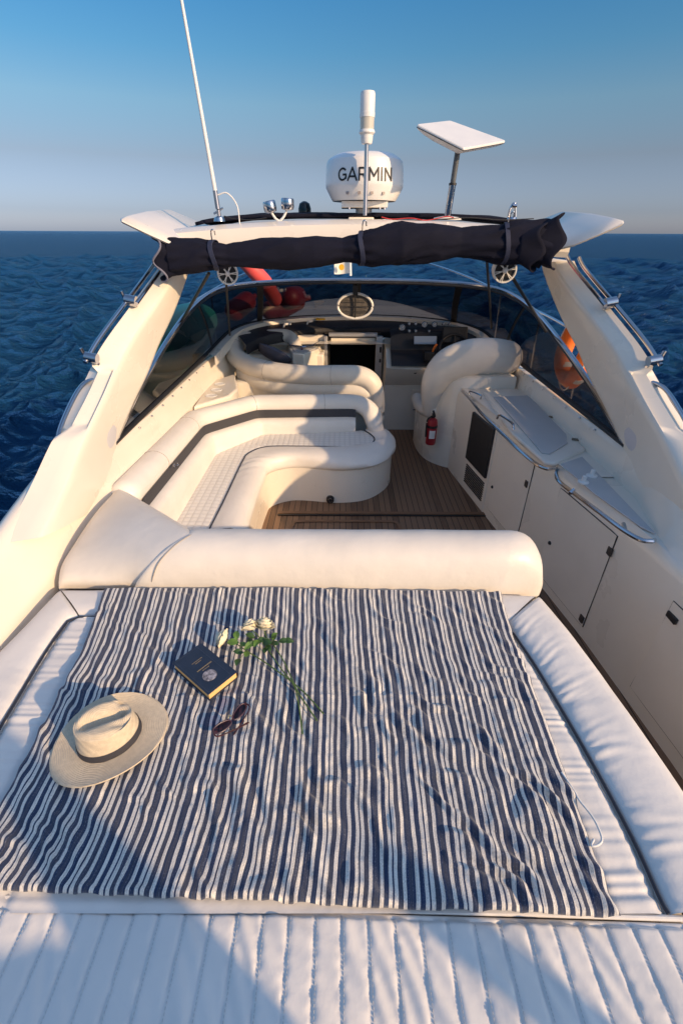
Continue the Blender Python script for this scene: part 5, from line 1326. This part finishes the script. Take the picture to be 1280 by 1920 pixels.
# ------------------------------------------------------------------ roses
def leaf_mesh(p, d, up, L_, W_):
    d = d.normalized(); side_ = d.cross(up).normalized(); mb = MB(); rows = []
    for i in range(9):
        t = i / 8; w_ = W_ * math.sin(PI * min(1, t * .96 + .02)) ** .8 * (1 - .35 * t)
        cc = p + d * (L_ * t) + up * (.10 * L_ * math.sin(PI * t))
        rows.append([cc + side_ * (w_ * q) + up * (abs(q) * w_ * .35) for q in (-1, -.5, 0, .5, 1)])
    mb.grid(rows); return mb
def rose(pts, head_px, lbl, leaves, hd_dir, R_=.019):
    zz = .047
    P = [PZ(x, y, z) for x, y, z in pts]
    t = thing('white_rose', lbl, 'rose', V(P[-1].x, P[-1].y, .04))
    path = crv(P, 40); mb = MB(); mb.tube(path, [.0017, .0021, .0024], 8)
    st = finish('stem', mb, stem, t)
    c = P[0]; d = Vector(hd_dir).normalized(); R = rot_to(d)
    rl = random.Random(int(head_px[0]))
    mb = MB()
    for layer, (cnt, rad, hgt, opn) in enumerate(((5, .30, 1.0, .05), (6, .55, .98, .15), (7, .80, .88, .35), (8, 1.0, .72, .6), (8, 1.15, .5, .9))):
        for k in range(cnt):
            a = 2 * PI * k / cnt + layer * .7 + rl.uniform(-.2, .2); rows = []
            for i in range(6):
                u_ = i / 5; rr_ = R_ * rad * (.25 + .75 * math.sin(min(1, u_ * 1.05) * PI / 2)) * (1 + opn * .25 * u_ ** 3); z = R_ * hgt * (1.5 * u_ - opn * .5 * u_ ** 3)
                r = []
                for j in range(6):
                    q = (j / 5 - .5) * 2; aa = a + q * (3.9 / cnt) * math.sin(PI * (.22 + .50 * u_)) ** .7 * 1.15
                    r.append(c + R @ V(rr_ * math.cos(aa), rr_ * math.sin(aa), z + .0050 * u_ * nz(aa * 4 + k * 9, u_ * 3, layer) - .002 * abs(q) ** 2 * u_))
                rows.append(r)
            mb.grid(rows)
    hd = finish('bloom', mb, petal, t, sharp=80); 
    for k in range(5):
        a = 2 * PI * k / 5; dd = R @ V(math.cos(a), math.sin(a), .3); lf = leaf_mesh(c + R @ V(0, 0, .001), dd, R @ V(0, 0, 1), R_ * 1.1, .004); finish('sepal', lf, leaf, hd)
    for (px, py, z, dx, dy, L_, dark) in leaves:
        p = PZ(px, py, z); lf = leaf_mesh(p, V(dx, dy, rl.uniform(-.1, .35)), V(rl.uniform(-.4, .4), rl.uniform(-.5, 0), 1).normalized(), L_ * 1.35, L_ * .50); finish('leaf', lf, leafd if dark else leaf, t)
        k = min(path, key=lambda q: (q - p).length); m2 = MB(); m2.tube([k, p], .0009, 6); finish('leaf_stalk', m2, stem, t)
rose([(425, 1199, .062), (440, 1205, .062), (462, 1220, .056), (500, 1244, .050), (545, 1277, .048), (575, 1303, .046), (606, 1338, .044)], (423, 1197), 'white rose with its bloom farthest left, nearest the book', 
     [(448, 1205, .066, -1, .0, .030, 0), (444, 1200, .07, -.2, .9, .026, 0), (449, 1236, .05, -.1, -1, .026, 1), (456, 1224, .06, -.8, .0, .024, 1), (464, 1222, .06, .0, -.8, .026, 0), (470, 1212, .066, .3, .7, .024, 0), (460, 1212, .07, -.6, .5, .022, 0)], (-1, .25, .25), .025)
rose([(472, 1181, .078), (484, 1192, .068), (500, 1214, .058), (525, 1251, .050), (549, 1282, .049), (558, 1310, .046), (567, 1376, .042)], (470, 1180), 'white rose with the middle bloom and longest stem, pointing at the viewer',
     [(478, 1196, .07, -.9, .2, .026, 1), (486, 1200, .074, -.3, -.8, .026, 0), (492, 1206, .07, .8, -.2, .028, 1), (482, 1206, .07, -.6, -.4, .024, 1), (473, 1205, .078, -.5, -.6, .026, 0), (498, 1210, .066, .5, -.5, .022, 1), (468, 1196, .07, .4, -.9, .024, 1)], (-.35, .7, .55), .025)
rose([(495, 1181, .080), (500, 1195, .070), (512, 1208, .060), (532, 1240, .050), (545, 1268, .049), (560, 1300, .047), (594, 1351, .044)], (495, 1180), 'white rose with the rightmost and largest bloom, dark end of stem',
     [(523, 1203, .056, .9, .1, .026, 1), (532, 1201, .056, 1, -.1, .026, 1), (512, 1201, .064, .3, .8, .020, 0), (506, 1206, .066, .6, -.3, .026, 1), (500, 1198, .074, -.6, -.2, .026, 1), (509, 1196, .07, .5, .2, .02, 0), (503, 1212, .06, -.2, -.9, .026, 1)], (.1, .5, .85), .029)

# tie cord on the right
mb = MB(); P = [PZ(x, y, .035) for x, y in ((1052, 1448), (1075, 1482), (1085, 1500), (1112, 1535), (1127, 1570), (1122, 1583), (1108, 1586), (1112, 1574))]; mb.tube(crv(P, 60), .0028, 8); tag(finish('tie_cord', mb, mat('cord_white', (.7, .7, .68), .8), sharp=60), 'thin white tie cord curling from under the right edge of the blanket', 'cord')

# ------------------------------------------------------------------ unseen shadow casters added on the stern, behind the camera, to shade the pads
p0 = V(.93, -.66, -.07)
para = thing('parasol_shadow_caster', 'closed white parasol added out of view on the aft deck to cast a shadow on the pad', 'parasol', p0)  # invented parasol, placed for its diagonal shadow band on the pad
mb = MB(); mb.tube([p0, p0 + V(0, 0, 1.12)], .014, 10); finish('pole', mb, teakplain, para)
mb = MB(); rings = []
for i in range(26):
    t = i / 25; z = .12 + .93 * t; r_ = .085 * (math.sin(PI * min(1, .22 + .78 * t)) ** .7) * (1 if t < .8 else 1) + .012
    rings.append([p0 + V(math.cos(a) * r_ * (1 + .16 * math.sin(a * 8 + t)), math.sin(a) * r_ * (1 + .16 * math.sin(a * 8 + t)), z) for a in np.linspace(0, 2 * PI, 64, endpoint=False)])
mb.loft(rings); finish('canopy', mb, mat('white_canvas', (.72, .70, .66), .85, bump=(300, .3)), para, sharp=70)
mb = MB(); mb.tube([p0 + V(math.cos(a) * .085, math.sin(a) * .085, .55) for a in np.linspace(0, 2 * PI, 30, endpoint=False)], .008, 6, closed=True); finish('tie_strap', mb, navyfab2, para)
p0 = V(1.62, -.66, .0)
sl = thing('post_shadow_caster', 'white lamp-topped post added out of view on the starboard coaming to cast a narrow shadow', 'shadow post', p0)  # invented post, gives no light; placed for a thin shadow across the blanket
mb = MB(); mb.lathe([(.05, 0), (.045, .02), (.028, .04), (.026, .5)], p0, 24); finish('post', mb, whitep, sl)
mb = MB(); mb.lathe([(.026, .5), (.045, .53), (.05, .70), (.04, .76), (.001, .78)], p0, 24); finish('lamp', mb, lampglass, sl)  # unlit head of the added post, widens its shadow
bk2 = thing('bench_shadow_caster', 'padded white backrest added out of view to shade the ribbed cushion', 'backrest', (.3, -.6, -.07))  # invented backrest, height set so its shadow covers the aft cushion
mb = MB(); rings = []
for i in range(40):
    x = -.35 + 1.13 * i / 39; e = min(1, min(i, 39 - i) / 3 + .12) ** .5
    rings.append([V(x, -.56 - .05 * (1 - math.cos(a)) + .07 * math.cos(a),   .24 + (.36 * e + .02 * nz(x * 4, 1)) * math.sin(a)) for a in np.linspace(0, 2 * PI, 28, endpoint=False)])
mb.loft(rings); finish('cushion', mb, vinyl, bk2, sharp=70)
for x in (-.2, .62):
    mb = MB(); mb.tube([V(x, -.56, -.07), V(x, -.58, .05)], .018, 10); finish('support', mb, chrome, bk2)
